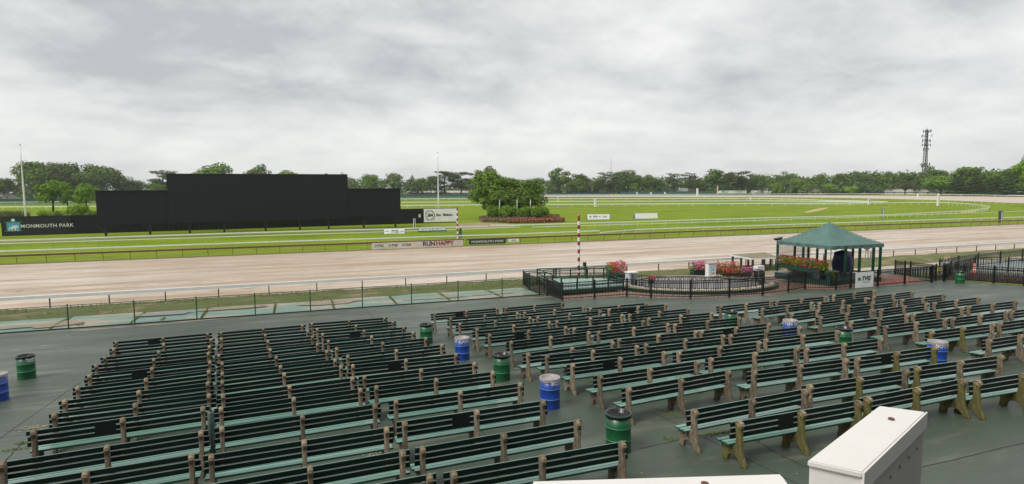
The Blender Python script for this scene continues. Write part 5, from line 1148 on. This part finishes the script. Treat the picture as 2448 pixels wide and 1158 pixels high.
for j in range(2):
    b = MB(); pts = [p0.lerp(p1, k / 12) + Vector((0, 0, -1.6 * math.sin(math.pi * k / 12) - j * 1.2)) for k in range(13)]; b.tube(pts, .05, 3); b.build('cable', iron_m, t)

# ================================================================ WINNERS ENCLOSURE
IX, IY = 0, 0
# brick floor: pavers laid as individual rows; near strip built one by one
enc = [(17.6, 37.3), (22.2, 37.1), (23.0, 35.2), (24.9, 33.4), (27.4, 32.6), (29.9, 32.25), (32.7, 32.8), (34.9, 33.5), (36.4, 32.1), (45.5, 31.8), (48.6, 35.5), (50, 38.5), (49.5, 41.2), (17.6, 41.2)]
b = MB(); b.add([(p[0], p[1], zg(p[1]) + .006) for p in enc], [tuple(range(len(enc)))]); enc_o = b.build('enclosure_paving', brick_pink); enc_o['kind'] = 'structure'
b = MB(); b.add([(p[0], p[1], zg(p[1]) + .006) for p in [(17.6, 41.2), (49.5, 41.2), (50.5, 45.2), (17.8, 46.3)]], [(0, 1, 2, 3)]); o = b.build('enclosure_paving_back', mat('sandy_ground', (0.33, 0.26, 0.19), (0.24, 0.19, 0.13), rough=.7, scale=.6)); o['kind'] = 'structure'
def inside(x, y, poly):
    c = False; j = len(poly) - 1
    for i in range(len(poly)):
        if (poly[i][1] > y) != (poly[j][1] > y) and x < (poly[j][0] - poly[i][0]) * (y - poly[i][1]) / (poly[j][1] - poly[i][1]) + poly[i][0]: c = not c
        j = i
    return c
pv = [MB(), MB()]; 
for i in range(0, 130):
    for j in range(0, 20):
        x = 17.6 + i * .245; y = 31.9 + j * .30 + (.15 if i % 2 else 0)
        if not inside(x, y, enc): continue
        (pv[(i * 7 + j * 3) % 2]).box((x, y, zg(y) + .014), (.225, .28, .02))
for k, m_ in enumerate((brick_pink, brick_red)):
    o = pv[k].build('pavers', m_, enc_o); o['kind'] = 'stuff'
b = MB(); b.add([(p[0], p[1], zg(p[1]) + .03) for p in [(40.8, 32.3), (45.2, 32.1), (47.6, 34.8), (43.0, 36.2)]], [(0, 1, 2, 3)]); o = b.build('red_carpet', mat('red_carpet', (0.50, 0.13, 0.11), (0.40, 0.10, 0.08), rough=.8, scale=1)); tag(o, 'worn red carpet strip right of the tent', 'carpet')
# round planter ring (kerb, gravel, stones, grey paving) with hooped wire fence
cx, cy = 30.06, 39.62; RO_ = 6.11
zc = zg(cy - RO_ * .6)
def arc(r_, a0, a1, n): return [(cx + r_ * math.cos(R(a0 + (a1 - a0) * k / n)), cy + r_ * math.sin(R(a0 + (a1 - a0) * k / n))) for k in range(n + 1)]
A0, A1 = 175, 375
t = thing('ring_planter', 'round raised planter ring with white stones and green kerb', 'planter', (cx, cy, 0))
def ringsheet(r0, r1, z0, z1, m, name, parent):
    b = MB(); p0 = arc(r0, 0, 360, 72); p1 = arc(r1, 0, 360, 72)
    vs = []
    for a, c in zip(p0, p1): vs += [(a[0] - cx, a[1] - cy, zg(a[1]) + z0), (c[0] - cx, c[1] - cy, zg(c[1]) + z1)]
    b.add(vs, [(2 * k, 2 * k + 1, 2 * k + 3, 2 * k + 2) for k in range(72)]); return b.build(name, m, parent)
ringsheet(RO_, RO_, 0, .26, dgreen_m, 'kerb_face', t); ringsheet(RO_, RO_ - .22, .26, .26, dgreen_m, 'kerb_top', t); ringsheet(RO_ - .22, RO_ - 1.15, .24, .27, mat('gravel_tan', (0.40, 0.33, 0.22), (0.24, 0.19, 0.12), rough=.9, scale=6, bump=.6), 'gravel', t)
ringsheet(RO_ - 1.15, 0.02, .20, .20, paver_g, 'inner_paving', t)
b = MB(); rnd = random.Random(2); sme = []
for k in range(3):
    sb = MB(); sb.lathe([(0, 0), (.09, .0), (.11, .05), (.07, .10), (0, .12)], n=6); sme.append(sb.mesh('stone', stone_m))
for k in range(150):
    a = R(150 + k * 1.62 + rnd.uniform(-.4, .4)); r_ = RO_ - rnd.choice((.40, .55, .7)); o = put('stone', sme[k % 3], t, (r_ * math.cos(a), r_ * math.sin(a), zg(cy + r_ * math.sin(a)) + .25), rnd.uniform(0, 6)); q = rnd.uniform(.7, 1.2); o.scale = (q * 1.2, q, q)
# hooped fence
RF = RO_ - 1.0
t = thing('hooped_fence', 'low black wire fence with pointed hoops round the ring', 'fence', (cx, cy, 0))
def ffz(a, h): return (RF * math.cos(a), RF * math.sin(a), zg(cy + RF * math.sin(a)) + .25 + h)
n = 150; b = MB(); b2 = MB(); b3 = MB()
for k in range(n):
    a = R(150 + 240 * k / n); a2 = R(150 + 240 * (k + 1) / n)
    b.bar(ffz(a, 0), ffz(a, .95), .02); b2.bar(ffz(a, .95), ffz(a2, .95), .035); b2.bar(ffz(a, .12), ffz(a2, .12), .03); b2.bar(ffz(a, .55), ffz(a2, .55), .02)
    if k % 6 == 0 and k + 5 < n:
        for (s0, s1) in ((0, 3), (2, 5)):
            pts = []
            for j in range(9):
                u_ = j / 8; aa = R(150 + 240 * (k + s0 + (s1 - s0) * u_) / n); pts.append(ffz(aa, .55 + .38 * math.sin(math.pi * u_) ** .6))
            b3.tube(pts, .014, 4)
        b3.tube([ffz(R(150 + 240 * (k + 2.5) / n), .12), ffz(R(150 + 240 * (k + 2.5) / n), .5)], .02, 5)
o = b.build('pickets', iron_m, t); o['kind'] = 'stuff'; b2.build('rail', iron_m, t); o = b3.build('hoops', iron_m, t); o['kind'] = 'stuff'
# green viewing stand (pen) at left
P0 = [(18.35, 39.7), (23.6, 39.75), (23.9, 43.4), (18.8, 45.4)]
z0 = zg(40); t = thing('viewing_stand', 'green railed viewing stand with pale mint deck', 'platform', (0, 0, z0))
b = MB(); vs = [(p[0], p[1], .42) for p in P0] + [(p[0], p[1], .50) for p in P0]; b.add(vs, [(3, 2, 1, 0), (4, 5, 6, 7), (0, 1, 5, 4), (1, 2, 6, 5), (2, 3, 7, 6), (3, 0, 4, 7)]); b.build('deck', mint_m, t)
for i in range(4):
    p, q = Vector((*P0[i], 0)), Vector((*P0[(i + 1) % 4], 0))
    b = MB(); b.bar(p + Vector((0, 0, .30)), q + Vector((0, 0, .30)), .06, .26); b.build('skirt', dgreen_m, t)
    for zz in (1.32, .95, .68):
        b = MB(); b.bar(p + Vector((0, 0, zz)), q + Vector((0, 0, zz)), .05, .07); b.build('rail', dgreen_m, t)
    n = 4 if i in (0, 2) else 3
    for k in range(n):
        u_ = p.lerp(q, k / n); b = MB(); b.box((u_.x, u_.y, .65), (.09, .09, 1.36)); b.build('post', dgreen_m, t)
# white cabinet
t = thing('cabinet', 'white cabinet at the left end of hooped fence', 'cabinet', (25.4, 41.6, zg(41.3)))
b = MB(); b.box((0, 0, .62), (.75, .6, 1.2)); b.build('body', plain('cabinet_white', (0.62, 0.66, 0.7), .4), t)
b = MB(); b.box((0, 0, 1.25), (.9, .72, .07)); b.build('top', white_m, t)
for s in (-.18, .18):
    b = MB(); b.box((s, -.31, .6), (.33, .03, 1.05)); b.build('door', plain('cabinet_door', (0.55, 0.6, 0.66), .4), t)
# lectern with TVG
lx, ly = (35.42, 44.45)
lx, ly = 34.3, 43.0
t = thing('lectern', 'white lectern printed TVG with light blue logo', 'lectern', (34.24, 43.0, -2.02))
b = MB(); b.box((0, 0, .7), (.78, .45, 1.4)); b.build('body', white_m, t)
b = MB(); b.add([(-.45, -.3, 1.40), (.45, -.3, 1.40), (.45, .3, 1.5), (-.45, .3, 1.5), (-.45, -.3, 1.46), (.45, -.3, 1.46), (.45, .3, 1.58), (-.45, .3, 1.58)], [(3, 2, 1, 0), (4, 5, 6, 7), (0, 1, 5, 4), (1, 2, 6, 5), (2, 3, 7, 6), (3, 0, 4, 7)]); b.build('desk_top', plain('tan_top', (0.42, 0.36, 0.27), .5), t)
b = MB(); b.prism([(-.24, .75), (.24, .75), (.24, 1.15), (-.24, 1.15)], -.235, -.228, 'y'); b.build('logo_block', plain('aqua', (0.25, 0.6, 0.62), .5), t)
b = MB(); b.prism([(-.24, .8), (0, 1.08), (.24, .86), (.24, .95), (0, 1.15), (-.24, .9)], -.245, -.238, 'y'); b.build('logo_wave', white_m, t)
text_on('TVG', .24, grey_m, t, 0, .55, -.235, .004, .2)
# flowers
def flowers(label, cx_, cy_, z0_, lx_, ly_, hz_, rz, cols, seed, planter=True, trail=False, n=420):
    t = thing('flower_box', label, 'flowers', (cx_, cy_, z0_), rz, 'flower boxes round the winners enclosure'); rnd = random.Random(seed)
    if planter:
        b = MB(); b.box((0, 0, hz_ * .25), (lx_ * .9, ly_ * .6, hz_ * .4)); b.build('planter', dgreen_m, t)
    g = MB()
    for _ in range(int(n * 1.6)):
        u_ = rnd.uniform(-.5, .5); a = rnd.uniform(0, 6.283); q = rnd.random() ** .5; lump = 1 + .35 * noise.noise(Vector((u_ * lx_ * 1.3, seed, 0)))
        p = Vector((u_ * lx_, q * ly_ * .5 * math.cos(a) * lump, hz_ * .68 + q * hz_ * .36 * math.sin(a) * lump)); s_ = rnd.uniform(.035, .08)
        nv = Vector((rnd.uniform(-1, 1), rnd.uniform(-1.2, .6), rnd.uniform(-.3, 1))).normalized(); aa = nv.cross(Vector((rnd.random(), rnd.random(), rnd.random() + .1))).normalized() * s_; c_ = nv.cross(aa)
        g.add([p - aa, p - c_ * .7, p + aa, p + c_ * .7], [(0, 1, 2, 3)])
    if trail:
        for _ in range(n):
            u_ = rnd.uniform(-.5, .5); p = Vector((u_ * lx_, -ly_ * .45 + rnd.uniform(-.1, .1), hz_ * .6 - rnd.random() * hz_ * .65)); s_ = rnd.uniform(.03, .07); aa = Vector((s_, rnd.uniform(-.03, .03), 0)); c_ = Vector((0, -.02, s_ * .8)); g.add([p - aa, p - c_, p + aa, p + c_], [(0, 1, 2, 3)])
    o = g.build('foliage', leafm, t)
    f = MB()
    for _ in range(int(n * .62)):
        u_ = rnd.uniform(-.5, .5); a = rnd.uniform(-.7, 3.6); lump = 1 + .35 * noise.noise(Vector((u_ * lx_ * 1.3, seed, 0)))
        p = Vector((u_ * lx_, -.55 * ly_ * abs(math.cos(a)) * lump if a > 1.57 or rnd.random() < .6 else .5 * ly_ * math.cos(a), hz_ * .68 + hz_ * .42 * math.sin(a) * lump)); s_ = rnd.uniform(.035, .065)
        ci = int((u_ + .5) * len(cols) * .999 + rnd.uniform(-.6, .6)); ci = max(0, min(len(cols) - 1, ci))
        for _k in range(2):
            nv = Vector((rnd.uniform(-1, 1), rnd.uniform(-1.4, .2), rnd.uniform(0, 1.2))).normalized(); aa = nv.cross(Vector((rnd.random(), rnd.random(), rnd.random() + .1))).normalized() * s_; c_ = nv.cross(aa)
            f.add([p - aa, p - c_, p + aa, p + c_], [(0, 1, 2, 3)], cols[ci])
    f.build('blooms', [pink_m, redf_m, orf_m], t)
flowers('big bush of red and pink flowers beside green viewing stand', 26.3, 45.6, zg(45.6) + .2, 1.75, 1.0, 1.35, .1, [2, 1, 0, 2, 0], 1, n=700)
flowers('small pink flowers at foot of white cabinet', 27.0, 41.2, zg(41) + .25, .55, .4, .6, 0, [1, 0], 2, n=120)
flowers('bush of magenta flowers left of the lectern', 34.97, 45.5, -2.0, 1.9, .9, 1.15, .05, [0, 0, 1, 0], 3, n=520)
flowers('red and orange flowers right of the lectern', 37.35, 43.4, -2.0, 3.2, .8, .75, -.15, [1, 1, 2, 0, 0], 4, n=620)
flowers('row of mixed flowers behind the lectern', 37.95, 45.8, -2.0, 3.0, .7, .95, 0, [0, 2, 0, 1], 5, n=420)
# tent
gx, gy = 37.85, 33.8; gs = 5.35; ze = 1.52; gz0 = zg(gy)
t = thing('tent_gazebo', 'square tent with green canvas hip roof on green posts', 'tent', (gx, gy, gz0)); ez = ze - gz0
stg = MB(); stg.box((gs / 2, gs / 2 + .1, .15), (gs + .1, gs + .1, .48)); stg.build('stage', plain('stage_green', (0.012, 0.05, 0.035), .5), t)
rb = MB(); n = 24; vs = []; fs = []
def pt(u_, v_):   # roof surface over the square
    x_, y_ = u_ * gs, v_ * gs; d = max(abs(u_ - .5), abs(v_ - .5)) * 2
    return (x_ + (u_ - .5) * .06, y_ + (v_ - .5) * .06, ez + .02 + (1 - d) * 1.62 - .22 * math.sin(math.pi * d) * (.6 if d < 1 else 0))
for i in range(n + 1):
    for j in range(n + 1): vs.append(pt(i / n, j / n))
for i in range(n):
    for j in range(n): fs.append((i * (n + 1) + j, (i + 1) * (n + 1) + j, (i + 1) * (n + 1) + j + 1, i * (n + 1) + j + 1))
rb.add(vs, fs); rb.build('canvas_roof', canvas_m, t, True)
vb = MB()
for side in range(4):
    m_ = 56; pts = []
    for k in range(m_ + 1):
        u_ = k / m_; q = [(u_, 0), (1, u_), (1 - u_, 1), (0, 1 - u_)][side]; p = Vector(pt(*q)); dr = .24 + .055 * abs(math.sin(u_ * math.pi * 7)) + .03 * noise.noise(Vector((u_ * 9, side, 0)))
        o_ = Vector(((0, -1), (1, 0), (0, 1), (-1, 0))[side] + (0,)) * (.03 * math.sin(u_ * 40)); pts.append((p, p + o_ - Vector((0, 0, dr))))
    vs = []
    for a, c in pts: vs += [a, c]
    vb.add(vs, [(2 * k, 2 * k + 1, 2 * k + 3, 2 * k + 2) for k in range(m_)])
vb.build('valance', canvas_m, t)
b = MB()
for (u_, v_) in ((0, 0), (1, 0), (1, 1), (0, 1)):
    b.tube([pt(.5, .5)] + [pt(.5 + (u_ - .5) * k / 8, .5 + (v_ - .5) * k / 8) for k in range(1, 9)], .014, 4)
o = b.build('ridge_seams', plain('seam_teal', (0.05, 0.24, 0.19), .5), t); o.location = (0, 0, .012)
tp = plain('tent_post_green', (0.006, 0.05, 0.028), .4)
sidexs = (1.5, 2.96, 4.4, 5.13)
for k, xx in enumerate(sidexs):
    b = MB(); b.box((0, 0, (ez + .5) / 2), (.15, .15, ez - .5)); b.build('post', tp, t, loc=(min(xx, gs - .05), .05, 0))
b = MB(); b.box((.02, .05, (ez + .4) / 2), (.06, .06, ez - .5)); b.build('front_pole', plain('weathered_pole', (0.30, 0.28, 0.16), .5), t)
for xx, yy in ((.05, gs), (1.9, gs), (3.4, gs), (4.4, gs), (gs, gs), (gs, gs * .5), (.05, gs * .5)):
    b = MB(); b.box((0, 0, (ez + .5) / 2), (.14, .14, ez - .5)); b.build('post', tp, t, loc=(xx, yy, 0))
b = MB(); b.box((-.12, -.1, .5), (.42, .35, 1.15)); b.build('corner_box', dgreen_m, t)
b = MB(); b.add([(-.25, gs - .3, ez + .25), (.5, gs - .1, ez + .35), (.4, gs + .3, ez + .3), (-.3, gs + .2, ez + .2), (-.2, gs, ez + .05), (.45, gs, ez + .1)], [(0, 1, 2, 3), (0, 4, 5, 1), (3, 2, 5, 4)]); b.build('loose_flap', dgreen_m, t)
# clear insect/weather sheet hung on the track side
b = MB(); vs = []
for k in range(21):
    u_ = k / 20; vs += [(0.1 + u_ * 3.6, gs + .02 + .04 * math.sin(k * 1.9), ez - .1), (0.1 + u_ * 3.6, gs + .05 * math.sin(k * 2.3), .9)]
b.add(vs, [(2 * k, 2 * k + 1, 2 * k + 3, 2 * k + 2) for k in range(20)])
cm = bpy.data.materials.new('clear_sheet'); cm.use_nodes = True; bb = cm.node_tree.nodes['Principled BSDF']; bb.inputs['Base Color'].default_value = (.55, .5, .46, 1); bb.inputs['Alpha'].default_value = .38; bb.inputs['Roughness'].default_value = .25
b.build('weather_sheet', cm, t, True)
# tarps under the tent
def tarp(label, cx_, cy_, z_, w_, d_, h_, m, seed, shape='tall'):
    b = MB(); n = 18; rows = 9; vs = []; fs = []
    for j in range(rows):
        f = j / (rows - 1)
        for k in range(n):
            a = 2 * math.pi * k / n; ca, sa = math.cos(a), math.sin(a); sq = 1 / max(abs(ca), abs(sa)) ** .55
            q = (1.06 - .22 * f ** 3 if j < rows - 1 else .01) * (1 + .13 * noise.noise(Vector((ca * 2 + seed, sa * 2, f * 2.5))))
            vs.append((ca * sq * q * w_ / 2 * .85, sa * sq * q * d_ / 2 * .85, h_ * (f ** .9) * (1 + .12 * noise.noise(Vector((ca + seed, sa, 0)))) if j < rows - 1 else h_ * 1.03))
    for j in range(rows - 1):
        for k in range(n): fs.append((j * n + k, j * n + (k + 1) % n, (j + 1) * n + (k + 1) % n, (j + 1) * n + k))
    b.add(vs, fs); o = b.build('tarpaulin', m, None, True, loc=(cx_, cy_, z_)); tag(o, label, 'tarp'); return o
tarp('dark blue tarpaulin over a tall shape under tent, right half', 42.23, 36.6, gz0 + .53, 1.6, 1.2, 1.75, tarp_m, 3)
tarp('grey plastic sheeting heap beyond flowers under tent', 39.6, 38.3, gz0 + .53, 2.4, 1.4, .95, sheet_m, 5)
tarp('blue covered bundle at front left under tent', 38.7, 35.0, gz0 + .3, .9, .7, .75, tarp_m, 8)
flowers('long row of red, orange and pink geraniums along tent side', gx - .35, gy + gs * .47, gz0 + .88, gs * .88, .75, .95, R(88), [1, 0, 1, 2, 1, 0], 6, True, True, n=1500)
t = thing('tall_planter', 'green planted box hanging below geraniums on tent front', 'planter', (gx + .1, gy - .2, gz0))
b = MB(); b.box((0, 0, .55), (.5, .3, .5)); b.build('trough', dgreen_m, t)
b = MB(); rnd = random.Random(4)
for _ in range(500):
    p = Vector((rnd.uniform(-.3, .3), rnd.uniform(-.25, .2), rnd.uniform(.5, 1.2))); s_ = .05; b.add([p + Vector((-s_, 0, 0)), p + Vector((0, 0, -s_)), p + Vector((s_, .02, 0)), p + Vector((0, .02, s_))], [(0, 1, 2, 3)])
b.build('foliage', leafm, t)
# board sign TVG on fence
t = thing('fence_sign', 'white sign printed TVG fixed to the iron fence', 'sign', (37.95, 31.72, zg(31.8)))
sw = 1.74
b = MB(); b.box((sw / 2, 0, .60), (sw, .03, 1.12)); b.build('board', white_m, t)
text_on('TVG', .44, black_m, t, sw * .56, .68, -.02, .016, .3)
b = MB(); b.box((sw * .19, -.02, .68), (.28, .012, .22)); b.build('logo_block', tgreen_m, t)
text_on('LIVE ON TVG', .11, grey_m, t, sw * .58, .42, -.02, .0, .2)
# flat roofed open shelter
zr = -1.18 + .3
c4 = [(41.58, 49.29), (40.99, 45.66), (44.18, 45.44), (46.43, 49.62)]
t = thing('flat_shelter', 'low open shelter with flat tan roof and white edge', 'shelter', (0, 0, 0))
b = MB(); vs = [(p[0], p[1], -.90) for p in c4] + [(p[0], p[1], -.76) for p in c4]; b.add(vs, [(3, 2, 1, 0), (4, 5, 6, 7), (0, 1, 5, 4), (1, 2, 6, 5), (2, 3, 7, 6), (3, 0, 4, 7)]); b.build('fascia', white_m, t)
b = MB(); c_ = Vector((sum(p[0] for p in c4) / 4, sum(p[1] for p in c4) / 4, 0)); vs = [tuple((Vector((*p, -.752)) - c_) * .97 + c_ + Vector((0, 0, 0)))[:2] + (-.752,) for p in c4]; b.add(vs, [(0, 1, 2, 3)]); b.build('roof_felt', mat('tan_felt', (0.24, 0.20, 0.12), (0.18, 0.16, 0.08), rough=.7, scale=1), t)
for i in range(4):
    p, q = Vector((*c4[i], 0)), Vector((*c4[(i + 1) % 4], 0))
    for k in (.06, .5):
        u_ = (p.lerp(q, k) - c_) * .93 + c_; b = MB(); b.box((u_.x, u_.y, -1.5), (.16, .16, 1.2)); b.build('post', plain('shelter_post', (0.05, 0.05, 0.05), .5), t)
# white cushion box
t = thing('white_box', 'white covered box right of the red and orange flowers', 'box', (39.07, 42.5, -2.0), .15)
b = MB(); b.box((0, 0, .78), (.95, .5, .46)); me = b.mesh('cover', white_m); bevel(me, .04, 2); put('cover', me, t)
for s in (-.35, .35):
    b = MB(); b.box((s, 0, .28), (.07, .4, .56)); b.build('leg', iron_m, t)
# bagged spotlight on legs
t = thing('covered_light', 'grey plastic bag tied over a light on two legs', 'lamp', (54.6, 44.5, -2.08))
b = MB(); b.bar((-.35, 0, 0), (-.05, 0, 1.9), .06); b.build('leg', grey_m, t); b = MB(); b.bar((.35, 0, 0), (.1, 0, 1.9), .06); b.build('leg', grey_m, t)
b = MB(); n = 12; vs = []; fs = []
for j, (rr, z_) in enumerate([(.12, 1.7), (.3, 1.82), (.42, 2.0), (.36, 2.18), (.2, 2.28), (.02, 2.32)]):
    for k in range(n):
        a = 6.283 * k / n; q = rr * (1 + .25 * noise.noise(Vector((math.cos(a) * 2, math.sin(a) * 2, j)))); vs.append((q * math.cos(a) * 1.15, q * math.sin(a) * .8, z_))
for j in range(5):
    for k in range(n): fs.append((j * n + k, j * n + (k + 1) % n, (j + 1) * n + (k + 1) % n, (j + 1) * n + k))
b.add(vs, fs); b.build('plastic_bag', plain('grey_plastic', (0.33, 0.30, 0.28), .35), t)
# cones and barricade in the walkway at right
t = thing('barricade', 'orange and white barricade board in the walkway', 'barricade', (59.54, 39.85, zg(36.5)), .35)
b = MB(); b.box((0, 0, .85), (1.3, .04, .2)); b.build('board', orange_m, t)
for k in range(3):
    b = MB(); b.box((-.4 + k * .4, -.025, .85), (.16, .02, .2)); b.build('stripe', yellow_m, t)
for s in (-.5, .5):
    b = MB(); b.bar((s, -.25, 0), (s, 0, .95), .05); b.bar((s, .25, 0), (s, 0, .95), .05); b.build('leg', white_m, t)
for k, (cx_, cy_) in enumerate([(54.6, 34.2), (55.0, 34.5)]):
    t = thing('traffic_cone', ['orange traffic cone behind the iron gate', 'second orange traffic cone, half hidden by fence post'][k], 'cone', (cx_, cy_, zg(cy_)))
    b = MB(); b.lathe([(.17, .03), (.03, .9), (0, .9)], n=12); b.build('cone_body', orange_m, t, True); b = MB(); b.box((0, 0, .02), (.42, .42, .04)); b.build('base', orange_m, t)
    b = MB(); b.lathe([(.125, .35), (.095, .55)], n=12); b.build('band', white_m, t)
# dark hedge/lawn strip inside right fences and concrete edge by the rail
blades('walkway_shrubs', 'dark purple low shrubs behind the right iron fence', 48.6, 53.5, 20, 34, .30, 7000, mat('purple_shrub', (0.07, 0.045, 0.05), (0.12, 0.08, 0.07), rough=.8, scale=1.5), .05)
b = MB(); b.add([(p[0], p[1], zg(p[1]) + .012) for p in [(47.3, 18), (57.6, 18), (57.8, 36), (49.2, 37.3), (48.2, 32.5)]], [(0, 1, 2, 3, 4)]); o = b.build('lawn_strip', grass2_m); o['kind'] = 'structure'
b = MB(); b.add([(p[0], p[1], zg(p[1]) + .012) for p in [(50.6, 41.3), (130, 43.6), (130, 44.9), (50.6, 43.4)]], [(0, 1, 2, 3)]); o = b.build('concrete_edge', mat('pale_edge', (0.48, 0.42, 0.32), (0.38, 0.33, 0.25), rough=.7, scale=.6)); o['kind'] = 'structure'
b = MB(); b.add([(p[0], p[1], zg(min(p[1], 41.2)) + .012) for p in [(58.2, 18), (120, 18), (130, 43.0), (50.6, 41.2), (51.5, 38)]], [(0, 1, 2, 3, 4)]); o = b.build('walkway_paving', mat('grey_green_paving', (0.13, 0.17, 0.155), (0.18, 0.22, 0.20), rough=.3, scale=.5)); o['kind'] = 'structure'
t = thing('picnic_table', 'blue topped picnic table beyond the far iron fence', 'table', (70.5, 38.4, zg(38.4)), .4)
b = MB(); b.box((0, 0, .75), (1.8, .75, .05)); b.build('table_top', plain('blue_grey', (0.12, 0.2, 0.26), .4), t)
for s in (-.65, .65):
    b = MB(); b.box((0, s, .45), (1.8, .28, .05)); b.build('seat', plain('blue_grey2', (0.12, 0.2, 0.26), .4), t)
for s in (-.7, .7):
    b = MB(); b.bar((s, -.6, 0), (s, .2, .75), .06); b.bar((s, .6, 0), (s, -.2, .75), .06); b.build('leg', grey_m, t)

# ================================================================ GRANDSTAND (mostly behind the camera) AND NEAR OBJECTS
t = thing('grandstand', 'pale grandstand front ledge along the bottom of the view', 'building', (0, 0, 0))
b = MB(); b.box((20, -14.5, 11.6), (240, 21, .6)); b.build('roof', stand_r, t)
b = MB(); b.box((20, -14, 5.5), (240, .6, 12)); b.build('back_wall', stand_m, t)
b = MB(); b.box((20, -6.5, 3.6), (240, 14, .35)); b.build('upper_deck', stand_m, t)
b = MB(); b.box((20, -2.6, 2.0), (240, .5, 3.6)); b.build('front_wall', stand_m, t)
for k in range(-9, 16):
    b = MB(); b.box((k * 7.5 + 3.5, -3.2, 7.5), (.45, .45, 8)); b.build('column', stand_m, t)
L0, L1, L2 = Vector((0.695, 1.734, 4.95)), Vector((1.484, 1.486, 4.95)), Vector((1.448, 1.413, 4.95))
d = (L1 - L0).normalized(); b = MB()
k0, k1 = L0, L1; e0 = L0 + (L2 - L1) * 9 + Vector((-.02, 0, 0)); e1 = L1 + (L2 - L1) * 9
top = [k0, k1, e1, e0]; vs = [(p.x, p.y, 4.55) for p in top] + [(p.x, p.y, 4.95) for p in top]
b.add(vs, [(3, 2, 1, 0), (4, 5, 6, 7), (0, 1, 5, 4), (1, 2, 6, 5), (2, 3, 7, 6), (3, 0, 4, 7)]); me = b.mesh('ledge', box_m); bevel(me, .008, 2); put('ledge', me, t)
q = Vector((1.197, 1.509, 4.954)); b = MB(); b.lathe([(0, 0), (.012, 0), (.012, .004), (0, .006)], n=10); b.build('rust_spot', rust_m, t, loc=q)
# white metal cover
B = [Vector(p) for p in ((1.112, 1.037, 5.25), (1.179, 0.947, 5.25), (1.67, 1.152, 5.25), (1.592, 1.236, 5.25))]
t = thing('metal_cover', 'cream sheet metal cover box close to the camera', 'box', (0, 0, 0))
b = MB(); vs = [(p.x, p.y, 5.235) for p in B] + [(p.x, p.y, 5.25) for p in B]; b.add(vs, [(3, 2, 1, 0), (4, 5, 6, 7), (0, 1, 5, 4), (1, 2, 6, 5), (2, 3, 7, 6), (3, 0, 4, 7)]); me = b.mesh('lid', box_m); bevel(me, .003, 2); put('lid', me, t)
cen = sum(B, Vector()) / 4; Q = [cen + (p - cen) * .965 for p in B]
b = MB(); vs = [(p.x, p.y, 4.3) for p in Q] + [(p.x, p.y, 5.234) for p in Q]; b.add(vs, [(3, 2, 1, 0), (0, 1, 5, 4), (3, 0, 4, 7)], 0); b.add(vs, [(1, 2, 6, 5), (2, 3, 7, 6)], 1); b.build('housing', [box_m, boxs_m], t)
# folded lip along the right edge with bolt heads
l0, l1 = B[1], B[2]; b = MB(); nn = (l1 - l0).cross(Vector((0, 0, 1))).normalized() * .004
vs = [tuple(p + nn * s + Vector((0, 0, zz))) for p in (l0, l1) for s in (0, 1) for zz in (-.045, .0)]
b.add(vs, [(0, 1, 3, 2), (4, 6, 7, 5), (0, 4, 5, 1), (2, 3, 7, 6), (1, 5, 7, 3), (0, 2, 6, 4)]); b.build('folded_lip', box_m, t)
for k in range(6):
    p = Q[1].lerp(Q[2], .10 + .155 * k) + Vector((0, 0, -.085)); b = MB(); b.tube([(p.x, p.y, p.z), tuple(p + nn * .8)], .0042, 8); b.build('bolt', grey_m, t)
b = MB(); p = Vector((1.525, 1.146, 5.252)); b.lathe([(0, 0), (.009, 0), (.007, .003), (0, .004)], n=8); b.build('rust_spot', rust_m, t, loc=p)
# scraps of leaves on the apron by the left block
b = MB(); rnd = random.Random(6)
for (cx_, cy_, n_, sp) in ((*(-6.83, 19.63), 60, .22), (*(6, 18.13), 30, .12), (*(1.51, 13.63), 10, .1)):
    for _ in range(n_):
        x, y = cx_ + rnd.gauss(0, sp), cy_ + rnd.gauss(0, sp * .5); a = rnd.uniform(0, 6.28); q = .035; z = apz(y) + .012
        b.add([(x + q * math.cos(a), y + q * math.sin(a), z), (x - q * .4 * math.sin(a), y + q * .4 * math.cos(a), z + .01), (x - q * math.cos(a), y - q * math.sin(a), z), (x + q * .4 * math.sin(a), y - q * .4 * math.cos(a), z + .006)], [(0, 1, 2, 3)])
tag(b.build('leaf_scraps', plain('dead_leaf', (0.5, 0.36, 0.2), .8)), 'pale dead leaves lying on the apron by benches', None, None, 'stuff')
# far-off haze of the humid day
hb = MB(); hb.box((300, 1400, 32), (9600, 4400, 74)); ho = hb.build('haze', plain('haze_tmp', (.8, .8, .8)))
hm = bpy.data.materials.new('haze_air'); hm.use_nodes = True; hn = hm.node_tree; hn.nodes.clear()
pv_ = nd(hn, 'ShaderNodeVolumePrincipled'); pv_.inputs['Color'].default_value = (.86, .9, .93, 1); pv_.inputs['Density'].default_value = .00014; pv_.inputs['Anisotropy'].default_value = .2
ho_ = nd(hn, 'ShaderNodeOutputMaterial'); hn.links.new(pv_.outputs[0], ho_.inputs['Volume'])
ho.data.materials.clear(); ho.data.materials.append(hm); ho['kind'] = 'stuff'; ho['label'] = 'thin pale haze over the racecourse'
